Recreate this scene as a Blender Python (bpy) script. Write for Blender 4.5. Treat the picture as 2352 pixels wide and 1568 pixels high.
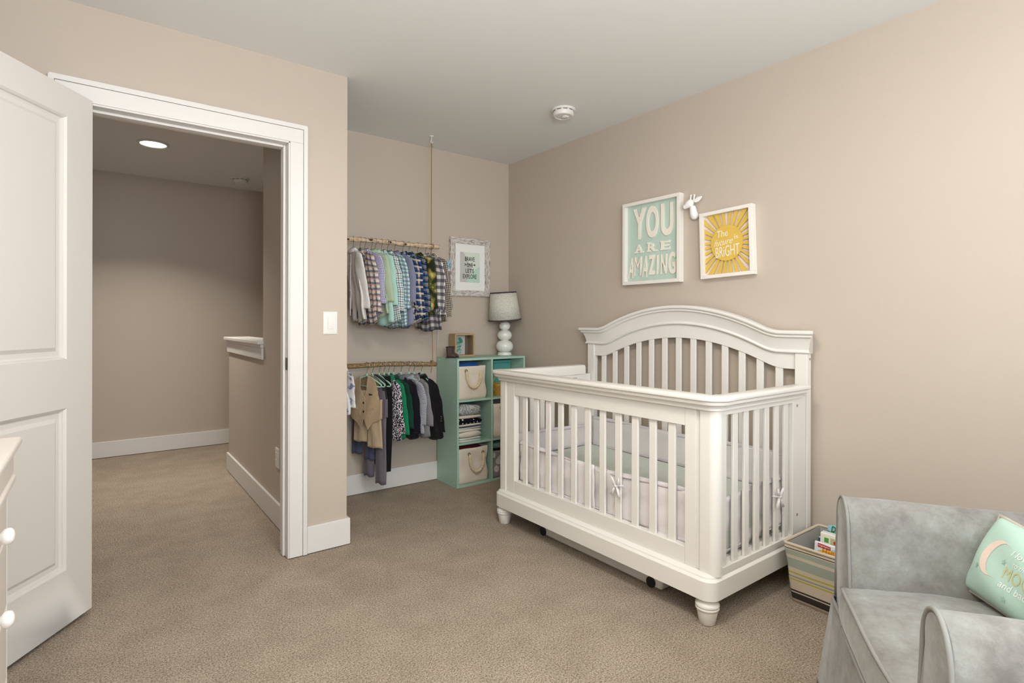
import bpy, bmesh, math, random
from mathutils import Vector, Matrix, Euler
from math import sin, cos, pi, radians

for o in list(bpy.data.objects): bpy.data.objects.remove(o)
C = bpy.context.scene.collection
scene = bpy.context.scene
rnd = random.Random(7)

# ------------------------------------------------------------------ camera
cam_d = bpy.data.cameras.new('camera'); cam = bpy.data.objects.new('camera', cam_d); C.objects.link(cam)
cam.location = (0, 0, 1.1649); cam.rotation_euler = (pi/2, -0.002, -0.6470)
cam_d.sensor_fit = 'HORIZONTAL'; cam_d.sensor_width = 36.0
cam_d.lens = 36.0*1261.15/2352; cam_d.shift_y = -(784-738.55)/2352
cam_d.clip_start = .02; cam_d.clip_end = 60
scene.camera = cam

# ------------------------------------------------------------------ world, lights, exposure
w = bpy.data.worlds.new('world'); scene.world = w; w.use_nodes = True
w.node_tree.nodes['Background'].inputs[0].default_value = (.80, .90, 1, 1)
w.node_tree.nodes['Background'].inputs[1].default_value = 1.0
scene.view_settings.view_transform = 'Standard'; scene.view_settings.look = 'None'
scene.view_settings.gamma = 1.0; scene.view_settings.use_curve_mapping = False
scene.view_settings.exposure = 0.0

def area(name, loc, direction, sx, sy, power, col):
    d = bpy.data.lights.new(name, 'AREA'); d.shape = 'RECTANGLE'; d.size = sx; d.size_y = sy
    d.energy = power; d.color = col
    o = bpy.data.objects.new(name, d); C.objects.link(o); o.location = loc
    o.rotation_euler = Vector(direction).to_track_quat('-Z', 'Z').to_euler()
    return o
area('window_daylight', (.75, -1.27, 1.45), (0, 1, -.02), 2.3, 1.4, 52, (.83, .92, 1))       # daylight through the window behind the camera
ceil_l = bpy.data.lights.new('ceiling_lamp_light', 'AREA'); ceil_l.shape = 'DISK'; ceil_l.size = .42; ceil_l.energy = 20; ceil_l.color = (1, .95, .88)
lo = bpy.data.objects.new('ceiling_lamp_light', ceil_l); C.objects.link(lo); lo.location = (.75, .95, 2.27)
area('bounced_flash', (.1, -.55, 1.55), (.25, .35, 1), .5, .5, 66, (1, 1, 1))                      # flash bounced off the ceiling behind the camera
hall_l = bpy.data.lights.new('hall_lamp_light', 'AREA'); hall_l.shape = 'DISK'; hall_l.size = .13; hall_l.energy = 16; hall_l.spread = 2.0; hall_l.color = (1, .93, .84)
lo = bpy.data.objects.new('hall_lamp_light', hall_l); C.objects.link(lo); lo.location = (.319, 4.7, 2.425)
area('hall_side_light', (-1.35, 4.2, 1.4), (1, 0, 0), 1.6, 1.6, 1.5, (.86, .93, 1))              # unseen cool area light by the hall's left wall, which has no window

# ------------------------------------------------------------------ colours and materials
def lin(c):
    if isinstance(c, str): c = [int(c[i:i+2], 16) for i in (0, 2, 4)]
    r = []
    for v in c[:3]:
        v = v/255.0; r.append(v/12.92 if v <= .04045 else ((v+.055)/1.055)**2.4)
    return (r[0], r[1], r[2], 1)
class NT:
    def __init__(s, name, rough=.6, spec=.5):
        s.m = bpy.data.materials.new(name); s.m.use_nodes = True; s.t = s.m.node_tree
        s.b = s.t.nodes['Principled BSDF']; s.b.inputs['Roughness'].default_value = rough
        s.b.inputs['Specular IOR Level'].default_value = spec
    def n(s, typ, **kw):
        x = s.t.nodes.new(typ)
        for k, v in kw.items(): setattr(x, k, v)
        return x
    def l(s, a, b): s.t.links.new(a, b)
    def math(s, op, a, b=None, c=None):
        x = s.n('ShaderNodeMath', operation=op)
        for i, v in enumerate((a, b, c)):
            if v is None: continue
            if isinstance(v, (int, float)): x.inputs[i].default_value = v
            else: s.l(v, x.inputs[i])
        return x.outputs[0]
    def mix(s, fac, a, b):
        x = s.n('ShaderNodeMix', data_type='RGBA')
        for i, v in ((0, fac), (6, a), (7, b)):
            if isinstance(v, (int, float)): x.inputs[i].default_value = v
            elif isinstance(v, tuple): x.inputs[i].default_value = v
            else: s.l(v, x.inputs[i])
        return x.outputs[2]
    def coord(s, which='Object'): return s.n('ShaderNodeTexCoord').outputs[which]
    def noise(s, scale, detail=2, vec=None, rough=.5):
        x = s.n('ShaderNodeTexNoise'); x.inputs['Scale'].default_value = scale; x.inputs['Detail'].default_value = detail
        x.inputs['Roughness'].default_value = rough
        s.l(vec if vec is not None else s.coord(), x.inputs['Vector']); return x.outputs['Fac']
    def ramp(s, fac, stops):
        x = s.n('ShaderNodeValToRGB'); e = x.color_ramp.elements
        while len(e) < len(stops): e.new(.5)
        for i, (p, c) in enumerate(stops): e[i].position = p; e[i].color = c
        s.l(fac, x.inputs[0]); return x.outputs[0]
    def bump(s, h, strength=.3, dist=.002):
        x = s.n('ShaderNodeBump'); x.inputs['Strength'].default_value = strength; x.inputs['Distance'].default_value = dist
        s.l(h, x.inputs['Height']); s.l(x.outputs[0], s.b.inputs['Normal'])
    def color(s, c):
        if isinstance(c, tuple): s.b.inputs['Base Color'].default_value = c
        else: s.l(c, s.b.inputs['Base Color'])
_mc = {}
def mat(name, col, rough=.6, var=.06, scale=8, bump=0, bscale=400, bdist=.001, spec=.5, metal=0, coat=0):
    if name in _mc: return _mc[name]
    t = NT(name, rough, spec); c = lin(col)
    a = tuple(max(0, v*(1-var)) for v in c[:3])+(1,); b = tuple(min(1, v*(1+var)) for v in c[:3])+(1,)
    t.color(t.mix(t.noise(scale, 3), a, b))
    if bump: t.bump(t.noise(bscale, 2), bump, bdist)
    t.b.inputs['Metallic'].default_value = metal
    t.b.inputs['Coat Weight'].default_value = coat
    _mc[name] = t.m; return t.m
def fabric(name, col, rough=.9, var=.08, bscale=900, bump=.25, fold=1):
    if name in _mc: return _mc[name]
    m = mat(name, col, rough, var, 30, bump, bscale, .001, .2)
    m.node_tree.nodes['Principled BSDF'].inputs['Sheen Weight'].default_value = .12
    return m
def plaid(name, base, vs=(), hs=(), rough=.9):
    """woven checks: vs / hs = (period, width, phase, colour, strength) for stripes along z / across z"""
    t = NT(name, rough, .2); co = t.coord('UV'); sp = t.n('ShaderNodeSeparateXYZ'); t.l(co, sp.inputs[0])
    ns = t.n('ShaderNodeTexNoise'); ns.inputs['Scale'].default_value = 9; t.l(co, ns.inputs['Vector'])
    wob = t.math('MULTIPLY', t.math('SUBTRACT', ns.outputs['Fac'], .5), .010)
    u = t.math('ADD', sp.outputs['X'], wob); v = t.math('ADD', sp.outputs['Y'], wob)
    col = lin(base)
    for axis, ss in ((u, vs), (v, hs)):
        for (p, wd, ph, c, k) in ss:
            f = t.math('FRACT', t.math('ADD', t.math('DIVIDE', axis, p), ph+10))
            k_ = t.math('MULTIPLY', t.math('LESS_THAN', f, wd/p), k)
            col = t.mix(k_, col, lin(c))
    t.color(col); t.bump(t.noise(900, 2), .25, .001)
    return t.m

# walls, ceiling, carpet
def wall_mat():
    t = NT('taupe wall paint', .62, .35)
    t.color(t.mix(t.noise(1.3, 3), lin('beb1a3'), lin('c3b7a9')))
    t.bump(t.noise(140, 4, rough=.6), .12, .002); return t.m
def ceil_mat():
    t = NT('ceiling paint', .9, .2); t.color(t.mix(t.noise(1.1, 3), lin('e4e4e1'), lin('e8e8e6')))
    t.bump(t.noise(160, 4), .15, .002); return t.m
def carpet_mat():
    t = NT('taupe carpet', 1, .05); co = t.coord()
    fine = t.noise(330, 3, co, .75); mid = t.noise(150, 2, co, .6); big = t.noise(5, 5, co, .65)
    c = t.ramp(t.math('ADD', t.math('MULTIPLY', fine, .62), t.math('MULTIPLY', mid, .38)),
               [(.37, lin('6f6050')), (.455, lin('ad9c88')), (.53, lin('d7c6b1')), (.62, lin('f2e6d6'))])
    d = t.mix(t.ramp(big, [(.38, (.84, .84, .84, 1)), (.62, (1, 1, 1, 1))]), (0, 0, 0, 1), c)
    x = t.n('ShaderNodeMix', data_type='RGBA', blend_type='MULTIPLY'); x.inputs[0].default_value = 1
    t.l(c, x.inputs[6]); t.l(t.ramp(big, [(.38, (.86, .85, .84, 1)), (.62, (1, 1, 1, 1))]), x.inputs[7])
    t.color(x.outputs[2])
    t.bump(t.math('ADD', fine, t.math('MULTIPLY', mid, 1.2)), .9, .008); return t.m
M_wall = wall_mat(); M_ceil = ceil_mat(); M_carpet = carpet_mat()
M_trim = mat('white trim paint', 'e0ddd9', .38, .015, 2, .05, 60)
M_door = mat('white door paint', 'dbd6d0', .42, .015, 2, .12, 500, .0005)
M_crib = mat('off white crib paint', 'e7e3dc', .33, .02, 3, .03, 80)
M_plastic = mat('white plastic', 'e3e0db', .35, .01)
M_dark = mat('black plastic', '141414', .5)
M_bronze = mat('dark bronze metal', '4a4138', .4, metal=.8)
M_chrome = mat('chrome wire', 'c8c8c8', .25, metal=1)
M_teal = mat('mint green laminate', 'a6c6b4', .42, .03, 6, .04, 200)
M_mintedge = mat('mint green laminate edge', 'a5d3b8', .45, .03)
M_ceramic = mat('white glazed ceramic', 'e6e7e0', .12, .01, coat=.5)
M_ceramic_w = mat('white matte ceramic', 'efece8', .35, .01)
M_rope = mat('cream cotton rope', 'd8c6a6', .9, .1, 60, .3, 300)
M_twine = mat('jute twine', '9b8257', .95, .2, 200, .4, 700)
M_paper = mat('white paper', 'f0efec', .8, .01)
M_mint = mat('mint velvet hanger', 'a0cfb4', .6, .05)
M_mintd = mat('sage velvet hanger', '6d9378', .6, .05)

# ------------------------------------------------------------------ mesh helpers
def box(bm, x0, x1, y0, y1, z0, z1, M=None):
    v = [bm.verts.new((x, y, z)) for x in (x0, x1) for y in (y0, y1) for z in (z0, z1)]
    if M is not None:
        for q in v: q.co = M @ q.co
    for f in ((0, 1, 3, 2), (4, 6, 7, 5), (0, 4, 5, 1), (2, 3, 7, 6), (0, 2, 6, 4), (1, 5, 7, 3)):
        bm.faces.new([v[i] for i in f])
    return bm
def B(*a, **k): return box(bmesh.new(), *a, **k)
def loft(bm, rings, closed=True, caps=True, flip=False):
    vr = [[bm.verts.new(p) for p in r] for r in rings]
    n = len(rings[0])
    for a, b in zip(vr[:-1], vr[1:]):
        for i in range(n if closed else n-1):
            j = (i+1) % n
            bm.faces.new((a[i], a[j], b[j], b[i]))
    if caps and closed:
        bm.faces.new(list(reversed(vr[0]))); bm.faces.new(vr[-1])
    return bm
def loft_uv(bm, rings, off=0):
    """open tube of cloth whose UVs are metres round and along it"""
    n = len(rings[0]); mid = rings[len(rings)//2]; per = [0]
    for i in range(n): per.append(per[-1]+(Vector(mid[(i+1) % n])-Vector(mid[i])).length)
    al = [0]; q = n//4
    for a, b in zip(rings[:-1], rings[1:]): al.append(al[-1]+(Vector(a[q])-Vector(b[q])).length)
    uv = bm.loops.layers.uv.verify(); vr = [[bm.verts.new(p) for p in r] for r in rings]
    for r in range(len(rings)-1):
        for i in range(n):
            j = (i+1) % n; f = bm.faces.new((vr[r][i], vr[r][j], vr[r+1][j], vr[r+1][i]))
            for lp, (uu, vv) in zip(f.loops, ((per[i], al[r]), (per[i+1], al[r]), (per[i+1], al[r+1]), (per[i], al[r+1]))): lp[uv].uv = (uu+off, vv+off)
    return bm
def lathe(bm, prof, n=32, c=(0, 0, 0)):
    rings = [[(c[0]+r*cos(2*pi*i/n), c[1]+r*sin(2*pi*i/n), c[2]+z) for i in range(n)] for r, z in prof]
    return loft(bm, rings)
def tube(bm, pts, r, n=8, closed=False, caps=True, ell=None):
    pts = [Vector(p) for p in pts]; m = len(pts); rings = []; prev = None
    for i, p in enumerate(pts):
        if closed: t = (pts[(i+1) % m]-pts[i-1])
        else: t = pts[min(i+1, m-1)]-pts[max(i-1, 0)]
        t.normalize()
        if prev is None:
            a = Vector((0, 0, 1)) if abs(t.z) < .9 else Vector((1, 0, 0))
            u = t.cross(a).normalized()
        else:
            u = (prev-t*prev.dot(t)).normalized()
        prev = u; v = t.cross(u)
        rr = r[i] if isinstance(r, (list, tuple)) else r
        rings.append([p+u*(rr*cos(2*pi*k/n))+v*(rr*sin(2*pi*k/n)) for k in range(n)])
    if closed:
        rings.append(rings[0]); vr = [[bm.verts.new(q) for q in x] for x in rings[:-1]]
        for a in range(m):
            b = (a+1) % m
            for k in range(n):
                j = (k+1) % n; bm.faces.new((vr[a][k], vr[a][j], vr[b][j], vr[b][k]))
        return bm
    return loft(bm, rings, True, caps)
def prism(bm, poly, h0, h1, f=lambda u, v, h: (u, v, h)):
    a = [bm.verts.new(f(u, v, h0)) for u, v in poly]; b = [bm.verts.new(f(u, v, h1)) for u, v in poly]
    n = len(poly)
    bm.faces.new(a); bm.faces.new(list(reversed(b)))
    for i in range(n):
        j = (i+1) % n; bm.faces.new((a[i], b[i], b[j], a[j]))
    return bm
XZ = lambda u, v, h: (u, h, v)          # outline drawn on a wall-facing plane, depth along y
def sweep(bm, path, prof, closed=False):
    """closed profile (out, z) swept along a plan path; out points to the right of travel"""
    m = len(path); rings = []
    for i, p in enumerate(path):
        p = Vector(p)
        a = Vector(path[i-1]) if (i > 0 or closed) else None
        b = Vector(path[(i+1) % m]) if (i < m-1 or closed) else None
        ds = []
        if a is not None: ds.append((p-a).normalized())
        if b is not None: ds.append((b-p).normalized())
        ns = [Vector((d.y, -d.x)) for d in ds]
        nn = ns[0] if len(ns) == 1 else (ns[0]+ns[1]).normalized()
        k = 1.0 if len(ns) == 1 else 1/max(.3, nn.dot(ns[0]))
        rings.append([(p.x+nn.x*o*k, p.y+nn.y*o*k, z) for o, z in prof])
    return loft(bm, rings)
def empty(name, loc=(0, 0, 0), rot=(0, 0, 0)):
    o = bpy.data.objects.new(name, None); C.objects.link(o); o.location = loc; o.rotation_euler = rot
    o.empty_display_size = .05; return o
def tag(o, label=None, cat=None, group=None, kind=None):
    if label: o['label'] = label
    if cat: o['category'] = cat
    if group: o['group'] = group
    if kind: o['kind'] = kind
    return o
def thing(name, label, cat, loc=(0, 0, 0), rot=(0, 0, 0), group=None):
    return tag(empty(name, loc, rot), label, cat, group)
def obj(name, bm, m, parent=None, bevel=0, smooth=False, sub=0, seg=2, loc=None, rot=None, label=None, solid=0):
    bmesh.ops.recalc_face_normals(bm, faces=bm.faces[:])
    me = bpy.data.meshes.new(name); bm.to_mesh(me); bm.free()
    ms = m if isinstance(m, (list, tuple)) else [m]
    for q in ms: me.materials.append(q)
    o = bpy.data.objects.new(name, me); C.objects.link(o)
    if smooth: me.polygons.foreach_set('use_smooth', [True]*len(me.polygons))
    if parent: o.parent = parent
    if loc: o.location = loc
    if rot: o.rotation_euler = rot
    if solid:
        s = o.modifiers.new('solid', 'SOLIDIFY'); s.thickness = solid; s.offset = 0
    if bevel:
        b = o.modifiers.new('bevel', 'BEVEL'); b.width = bevel; b.segments = seg; b.limit_method = 'ANGLE'; b.angle_limit = radians(38)
        if not smooth: me.polygons.foreach_set('use_smooth', [True]*len(me.polygons)); b.harden_normals = True
    if sub:
        s = o.modifiers.new('sub', 'SUBSURF'); s.levels = sub; s.render_levels = sub
    if label: o['label'] = label
    return o
def struct(name, bm, m, **k):
    o = obj(name, bm, m, **k); o['kind'] = 'structure'; return o
def text_bm(s, w, h, depth=.001, bold=0, f=None, shear=0, keep=False):
    """lettering fitted to w x h, centred; f maps (u, v, n) to local coordinates"""
    f = f or (lambda u, v, n: (u, -n, v))
    cu = bpy.data.curves.new('t', 'FONT'); cu.body = s; cu.extrude = .02; cu.offset = bold; cu.shear = shear
    cu.resolution_u = 8 if depth > .004 else 4
    to = bpy.data.objects.new('t', cu); C.objects.link(to)
    dg = bpy.context.evaluated_depsgraph_get(); me = to.evaluated_get(dg).to_mesh()
    bm = bmesh.new(); bm.from_mesh(me); to.to_mesh_clear if False else None
    bpy.data.objects.remove(to); bpy.data.curves.remove(cu)
    xs = [v.co.x for v in bm.verts]; ys = [v.co.y for v in bm.verts]
    x0, x1, y0, y1 = min(xs), max(xs), min(ys), max(ys)
    sx = w/max(1e-6, x1-x0); sy = h/max(1e-6, y1-y0)
    if keep: sx = sy = min(sx, sy)
    for v in bm.verts:
        u = (v.co.x-(x0+x1)/2)*sx; vv = (v.co.y-(y0+y1)/2)*sy; n = (depth if v.co.z > 0 else 0)
        v.co = Vector(f(u, vv, n))
    return bm
def lettering(name, s, w, h, m, parent, loc, roll=0, depth=.001, bold=0, shear=0, label=None, keep=False):
    return obj(name, text_bm(s, w, h, depth, bold, None, shear, keep), m, parent, loc=loc, rot=(0, roll, 0), label=label)

# ================================================================== the setting
H = 2.44; XR = 2.669; YB = 3.582; YD = 2.813; XN = 1.043; XL = -.70; YN = -1.30; YH = 5.816
bm = bmesh.new(); box(bm, -1.6, 2.85, -1.45, 6.0, -.06, 0); struct('floor', bm, M_carpet)
bm = bmesh.new(); box(bm, -1.6, 2.85, -1.45, 6.0, H, H+.06); struct('ceiling', bm, M_ceil)
struct('wall_right', B(XR, XR+.1, YN-.1, YB+.1, 0, H), M_wall)
struct('wall_back', B(XN, XR, YB, YB+.1, 0, H), M_wall)
# wall with the doorway
JL, JR, JT = -.085, .765, 2.055           # rough opening
bm = bmesh.new()
box(bm, XL, JL, YD, YD+.12, 0, H); box(bm, JR, XN, YD, YD+.12, 0, H); box(bm, JL, JR, YD, YD+.12, JT, H)
struct('wall_front', bm, M_wall)
bm = bmesh.new(); box(bm, .825, XN, YD+.12, 3.672, 0, H); struct('wall_hall_right', bm, M_wall, bevel=.004)
struct('wall_hall_half', B(.825, .945, 3.672, 4.77, 0, .985), M_wall)
struct('wall_hall_far', B(-1.6, 2.3, YH, YH+.1, 0, H), M_wall)
struct('wall_hall_left', B(-1.6, -1.5, YD+.12, YH, 0, H), M_wall)
struct('wall_hall_front', B(-1.5, XL, YD, YD+.12, 0, H), M_wall)
struct('wall_stair', B(2.2, 2.3, YB+.1, YH, 0, H), M_wall)
struct('wall_left', B(XL-.1, XL, YN-.1, YD, 0, H), M_wall)
# wall behind the camera with its window
bm = bmesh.new(); box(bm, XL, -.4, YN-.1, YN, 0, H); box(bm, 1.9, XR, YN-.1, YN, 0, H)
box(bm, -.4, 1.9, YN-.1, YN, 0, .75); box(bm, -.4, 1.9, YN-.1, YN, 2.15, H); struct('wall_near', bm, M_wall)
bm = bmesh.new()
for a in ((-.4, 1.9, .75, .80), (-.4, 1.9, 2.10, 2.15), (-.4, -.35, .8, 2.1), (1.85, 1.9, .8, 2.1), (.73, .77, .8, 2.1)):
    box(bm, a[0], a[1], YN-.08, YN-.03, a[2], a[3])
struct('window_1', bm, M_trim)

# baseboards: board with a slightly eased top
BH = .138; BT = .015
def baseboard(name, x0, x1, y0, y1):
    return struct(name, B(x0, x1, y0, y1, .004, BH), M_trim, bevel=.003)
baseboard('baseboard_right', XR-BT, XR, YN, YB)
baseboard('baseboard_back', XN, XR-BT, YB-BT, YB)
bm = bmesh.new(); box(bm, .838, XN+BT, YD-BT, YD, .004, BH); box(bm, XN, XN+BT, YD, YB-BT, .004, BH)
struct('baseboard_front', bm, M_trim, bevel=.003)
baseboard('baseboard_front_left', XL, -.158, YD-BT, YD)
baseboard('baseboard_left', XL, XL+BT, YN, YD-BT)
bm = bmesh.new(); box(bm, .825-BT, .825, YD+.12, 4.77+BT, .004, BH); box(bm, .825, .945, 4.77, 4.77+BT, .004, BH)
struct('baseboard_hall_right', bm, M_trim, bevel=.003)
baseboard('baseboard_hall_far', -1.5, 2.2, YH-BT, YH)

# doorway: jambs, stops, casing with back band
bm = bmesh.new()
box(bm, JL, -.065, YD-.012, YD+.132, .003, 2.055); box(bm, .745, JR, YD-.012, YD+.132, .003, 2.055); box(bm, -.065, .745, YD-.012, YD+.132, 2.037, 2.055)
struct('trim_1', bm, M_trim, bevel=.0015)
bm = bmesh.new()
box(bm, -.065, -.053, YD+.035, YD+.075, .003, 2.037); box(bm, .733, .745, YD+.035, YD+.075, .003, 2.037); box(bm, -.053, .733, YD+.035, YD+.075, 2.025, 2.037)
struct('trim_2', bm, M_trim, bevel=.003)
bm = bmesh.new(); y0, y1 = YD-.017, YD+.001
box(bm, .752, .815, y0, y1, .004, 2.045); box(bm, -.135, -.072, y0, y1, .004, 2.045); box(bm, -.135, .815, y0, y1, 2.045, 2.112)
struct('trim_3', bm, M_trim, bevel=.002)
bm = bmesh.new()
prism(bm, [(.816, .004), (.836, .004), (.836, 2.128), (.830, 2.135), (-.150, 2.135), (-.156, 2.128), (-.156, .004), (-.136, .004), (-.136, 2.113), (.816, 2.113)], YD-.0215, YD+.001, XZ)
o = struct('trim_4', bm, M_trim, bevel=.002)
# outer reveal step next to the jamb
struct('trim_5', box(B(.7465, .7515, YD-.0135, YD, .004, 2.043), -.0715, .7515, YD-.0135, YD, 2.0385, 2.0435), M_trim)

# half wall cap
bm = bmesh.new(); box(bm, .790, .980, 3.655, 4.80, 1.020, 1.042); box(bm, .808, .962, 3.655, 4.785, .998, 1.020)
box(bm, .812, .958, 3.655, 4.781, .925, .998)
struct('trim_6', bm, M_trim, bevel=.004)

# ---------------------------------------------------------------- the open door
dS = Vector((-.015, 2.76, 0)); ang = math.atan2(-.814, -.58)          # local x runs along the door from its hinge edge
door = tag(empty('door_1', (dS.x, dS.y, 0), (0, 0, ang)), 'white two panel door standing open into the room at the doorway', 'door', kind='structure')
def door_leaf():
    bm = bmesh.new(); W, Hh, T = .805, 2.042, .035
    # local -y is the far face, local +y the face seen from the room's middle
    xs = [0, .132, .673, W]; zs = [.02, .230, .836, 1.020, 1.932, Hh]
    for i in range(3):
        for j in range(5):
            hole = (i == 1 and j in (1, 3))
            if not hole: box(bm, xs[i], xs[i+1], -T, 0, zs[j], zs[j+1])
    bmesh.ops.remove_doubles(bm, verts=bm.verts[:], dist=1e-5)
    seen = {}
    for f in bm.faces[:]:
        k = tuple(sorted(v.index for v in f.verts)); 
    bm.verts.index_update()
    for f in bm.faces[:]:
        k = tuple(sorted(v.index for v in f.verts)); seen.setdefault(k, []).append(f)
    dd = [f for fs in seen.values() if len(fs) > 1 for f in fs]
    bmesh.ops.delete(bm, geom=dd, context='FACES_ONLY')
    return bm
# the side seen faces (.814,-.58): that is local +y after the rotation
leaf = obj('door_leaf', door_leaf(), M_door, door, bevel=.0015)
def raised_panel(x0, x1, z0, z1):
    bm = bmesh.new(); rings = []
    for d, y in ((0, 0), (.007, -.006), (.009, -.013), (.016, -.0155), (.032, -.0155), (.040, -.010), (.046, -.006)):
        rings.append([(x0+d, y, z0+d), (x1-d, y, z0+d), (x1-d, y, z1-d), (x0+d, y, z1-d)])
    vr = [[bm.verts.new(p) for p in r] for r in rings]
    for a, b in zip(vr[:-1], vr[1:]):
        for i in range(4): bm.faces.new((a[i], a[(i+1) % 4], b[(i+1) % 4], b[i]))
    bm.faces.new(vr[-1]); 
    q = [bm.verts.new((p[0], -.035, p[2])) for p in rings[0]]
    for i in range(4): bm.faces.new((vr[0][i], vr[0][(i+1) % 4], q[(i+1) % 4], q[i]))
    bm.faces.new(q)
    return bm
obj('door_panel', raised_panel(.132, .673, 1.020, 1.932), M_door, door)
obj('door_panel', raised_panel(.132, .673, .230, .836), M_door, door)
bm = bmesh.new()
for s, y in ((1, .0), (-1, -.035)):
    tube(bm, [(.745, y, .92), (.745, y+s*.006, .92)], .03, 20); tube(bm, [(.745, y, .92), (.745, y+s*.04, .92)], .011, 12)
    tube(bm, [(.745, y+s*k, .92) for k in (.036, .042, .052, .060, .064)], [.016, .026, .028, .022, .006], 20)
obj('door_knob', bm, M_bronze, door, smooth=True)
for z in (.22, 1.03, 1.83):
    bm = bmesh.new(); tube(bm, [(-.004, -.040, z-.045), (-.004, -.040, z+.045)], .006, 10); obj('hinge', bm, M_bronze, door)

# strike plate on the right jamb
bm = bmesh.new(); box(bm, .7425, .7455, YD+.000, YD+.028, .925, .985)
tag(obj('strike_plate', bm, M_bronze, bevel=.001), 'dark bronze strike plate on the right jamb of the doorway', 'strike plate')

# ---------------------------------------------------------------- switch, outlet, detectors, hall light
def wall_plate(t, w, h):
    bm = bmesh.new(); rings = []
    for d, y in ((0, 0), (0, -.003), (.004, -.006), (.008, -.007)):
        rings.append([(-w/2+d, y, -h/2+d), (w/2-d, y, -h/2+d), (w/2-d, y, h/2-d), (-w/2+d, y, h/2-d)])
    loft(bm, rings); obj('plate', bm, M_plastic, t, bevel=.0008)
    for z in (-h/2+.014, h/2-.014):
        bm = bmesh.new(); tube(bm, [(0, -.0068, z), (0, -.0082, z)], .0028, 10); obj('screw', bm, M_plastic, t)
t = thing('light_switch', 'white rocker light switch on the wall right of the doorway', 'light switch', (.955, YD, 1.156))
wall_plate(t, .074, .117)
bm = bmesh.new(); prism(bm, [(0, -.031), (-.0085, -.031), (-.013, .0), (-.0085, .033), (0, .033)], -.0155, .0155, lambda u, v, h: (h, u, v)); obj('rocker', bm, M_plastic, t, bevel=.001)
t = thing('wall_outlet', 'white wall outlet low on the hall wall beyond the doorway', 'outlet', (.825, 3.31, .384), (0, 0, -pi/2))
wall_plate(t, .072, .115)
for z in (-.02, .02):
    bm = bmesh.new(); box(bm, -.016, .016, -.009, -.006, z-.013, z+.013); obj('receptacle', bm, M_plastic, t, bevel=.002)
def detector(name, label, x, y, s, rz):
    t = thing(name, label, 'smoke detector', (x, y, H), (0, 0, rz))
    obj('base_plate', lathe(bmesh.new(), [(.001, 0), (.072*s, 0), (.074*s, -.004), (.070*s, -.010), (.066*s, -.012), (.001, -.012)], 40), M_plastic, t, smooth=True, bevel=.001)
    obj('body', lathe(bmesh.new(), [(.001, -.011), (.061*s, -.012), (.062*s, -.016), (.062*s, -.034), (.057*s, -.041), (.050*s, -.043), (.047*s, -.040), (.030*s, -.042), (.001, -.042)], 40), M_plastic, t, smooth=True, bevel=.001)
    obj('test_button', lathe(bmesh.new(), [(.001, -.041), (.021*s, -.041), (.021*s, -.046), (.017*s, -.048), (.001, -.0475)], 28, (.008, -.01, 0)), M_plastic, t, smooth=True, bevel=.001)
    bm = bmesh.new()
    for k in range(10):
        a = k*2*pi/10; Mx = Matrix.Rotation(a, 4, 'Z'); box(bm, .0595*s, .0627*s, -.012, .012, -.0155, -.0125, Mx)
    obj('vent_slots', bm, M_dark, t)
detector('smoke_detector', 'white round smoke detector on the bedroom ceiling above the crib', 2.236, 2.451, 1, .4)
detector('smoke_detector', 'white round smoke detector on the hall ceiling seen through the doorway', 1.02, 5.387, 1, 1)
t = thing('recessed_light', 'bright round recessed light glowing in the hall ceiling', 'ceiling light', (.319, 4.7, H))
obj('trim_ring', lathe(bmesh.new(), [(.080, 0), (.098, 0), (.098, -.006), (.084, -.012), (.080, -.004)], 40), M_plastic, t, smooth=True)
em = NT('hall lamp lens'); em.b.inputs['Emission Color'].default_value = (1, .98, .95, 1); em.b.inputs['Emission Strength'].default_value = 14
obj('lens', lathe(bmesh.new(), [(.001, -.002), (.083, -.002), (.083, -.006), (.001, -.007)], 40), em.m, t)
# ceiling lamp of the bedroom, above the camera's view
t = thing('ceiling_lamp', 'white glass flush ceiling lamp in the middle of the bedroom ceiling', 'ceiling light', (.75, .95, H))
obj('base', lathe(bmesh.new(), [(.001, 0), (.12, 0), (.12, -.03), (.001, -.03)], 32), M_plastic, t)
g = NT('frosted lamp glass'); g.b.inputs['Emission Color'].default_value = (1, .92, .82, 1); g.b.inputs['Emission Strength'].default_value = 3; g.color((.9, .88, .84, 1))
obj('glass_shade', lathe(bmesh.new(), [(.001, -.03), (.18, -.035), (.19, -.06), (.17, -.10), (.09, -.13), (.001, -.135)], 40), g.m, t, smooth=True)

# ================================================================== the crib
def arc(cx, cy, r, a0, a1, n=6):
    return [(cx+r*cos(radians(a0+(a1-a0)*i/n)), cy+r*sin(radians(a0+(a1-a0)*i/n))) for i in range(n+1)]
crib = thing('crib', 'off white wooden crib with arched headboard standing against the right wall', 'crib', (2.25, 1.9025, 0))
CX, CY = 2.25, 1.9025
def L(bm):                                   # world coordinates -> crib coordinates
    for v in bm.verts: v.co -= Vector((CX, CY, 0))
    return bm
def cpart(name, bm, m=None, **k): return obj(name, L(bm), m or M_crib, crib, **k)
YA, YZ = 1.19, 2.615                         # near and far end faces
def foot(x, y):
    return lathe(bmesh.new(), [(.001, 0), (.026, 0), (.030, .004), (.040, .052), (.041, .058), (.0445, .060), (.0455, .064), (.0445, .067), (.0425, .069), (.0450, .071), (.0460, .075),
        (.0440, .082), (.036, .089), (.031, .093), (.031, .096), (.040, .100), (.044, .105), (.001, .106)], 32, (x, y, 0))
for x in (1.888, 2.60):
    for y in (1.240, 2.565): cpart('foot', foot(x, y), smooth=True)
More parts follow.
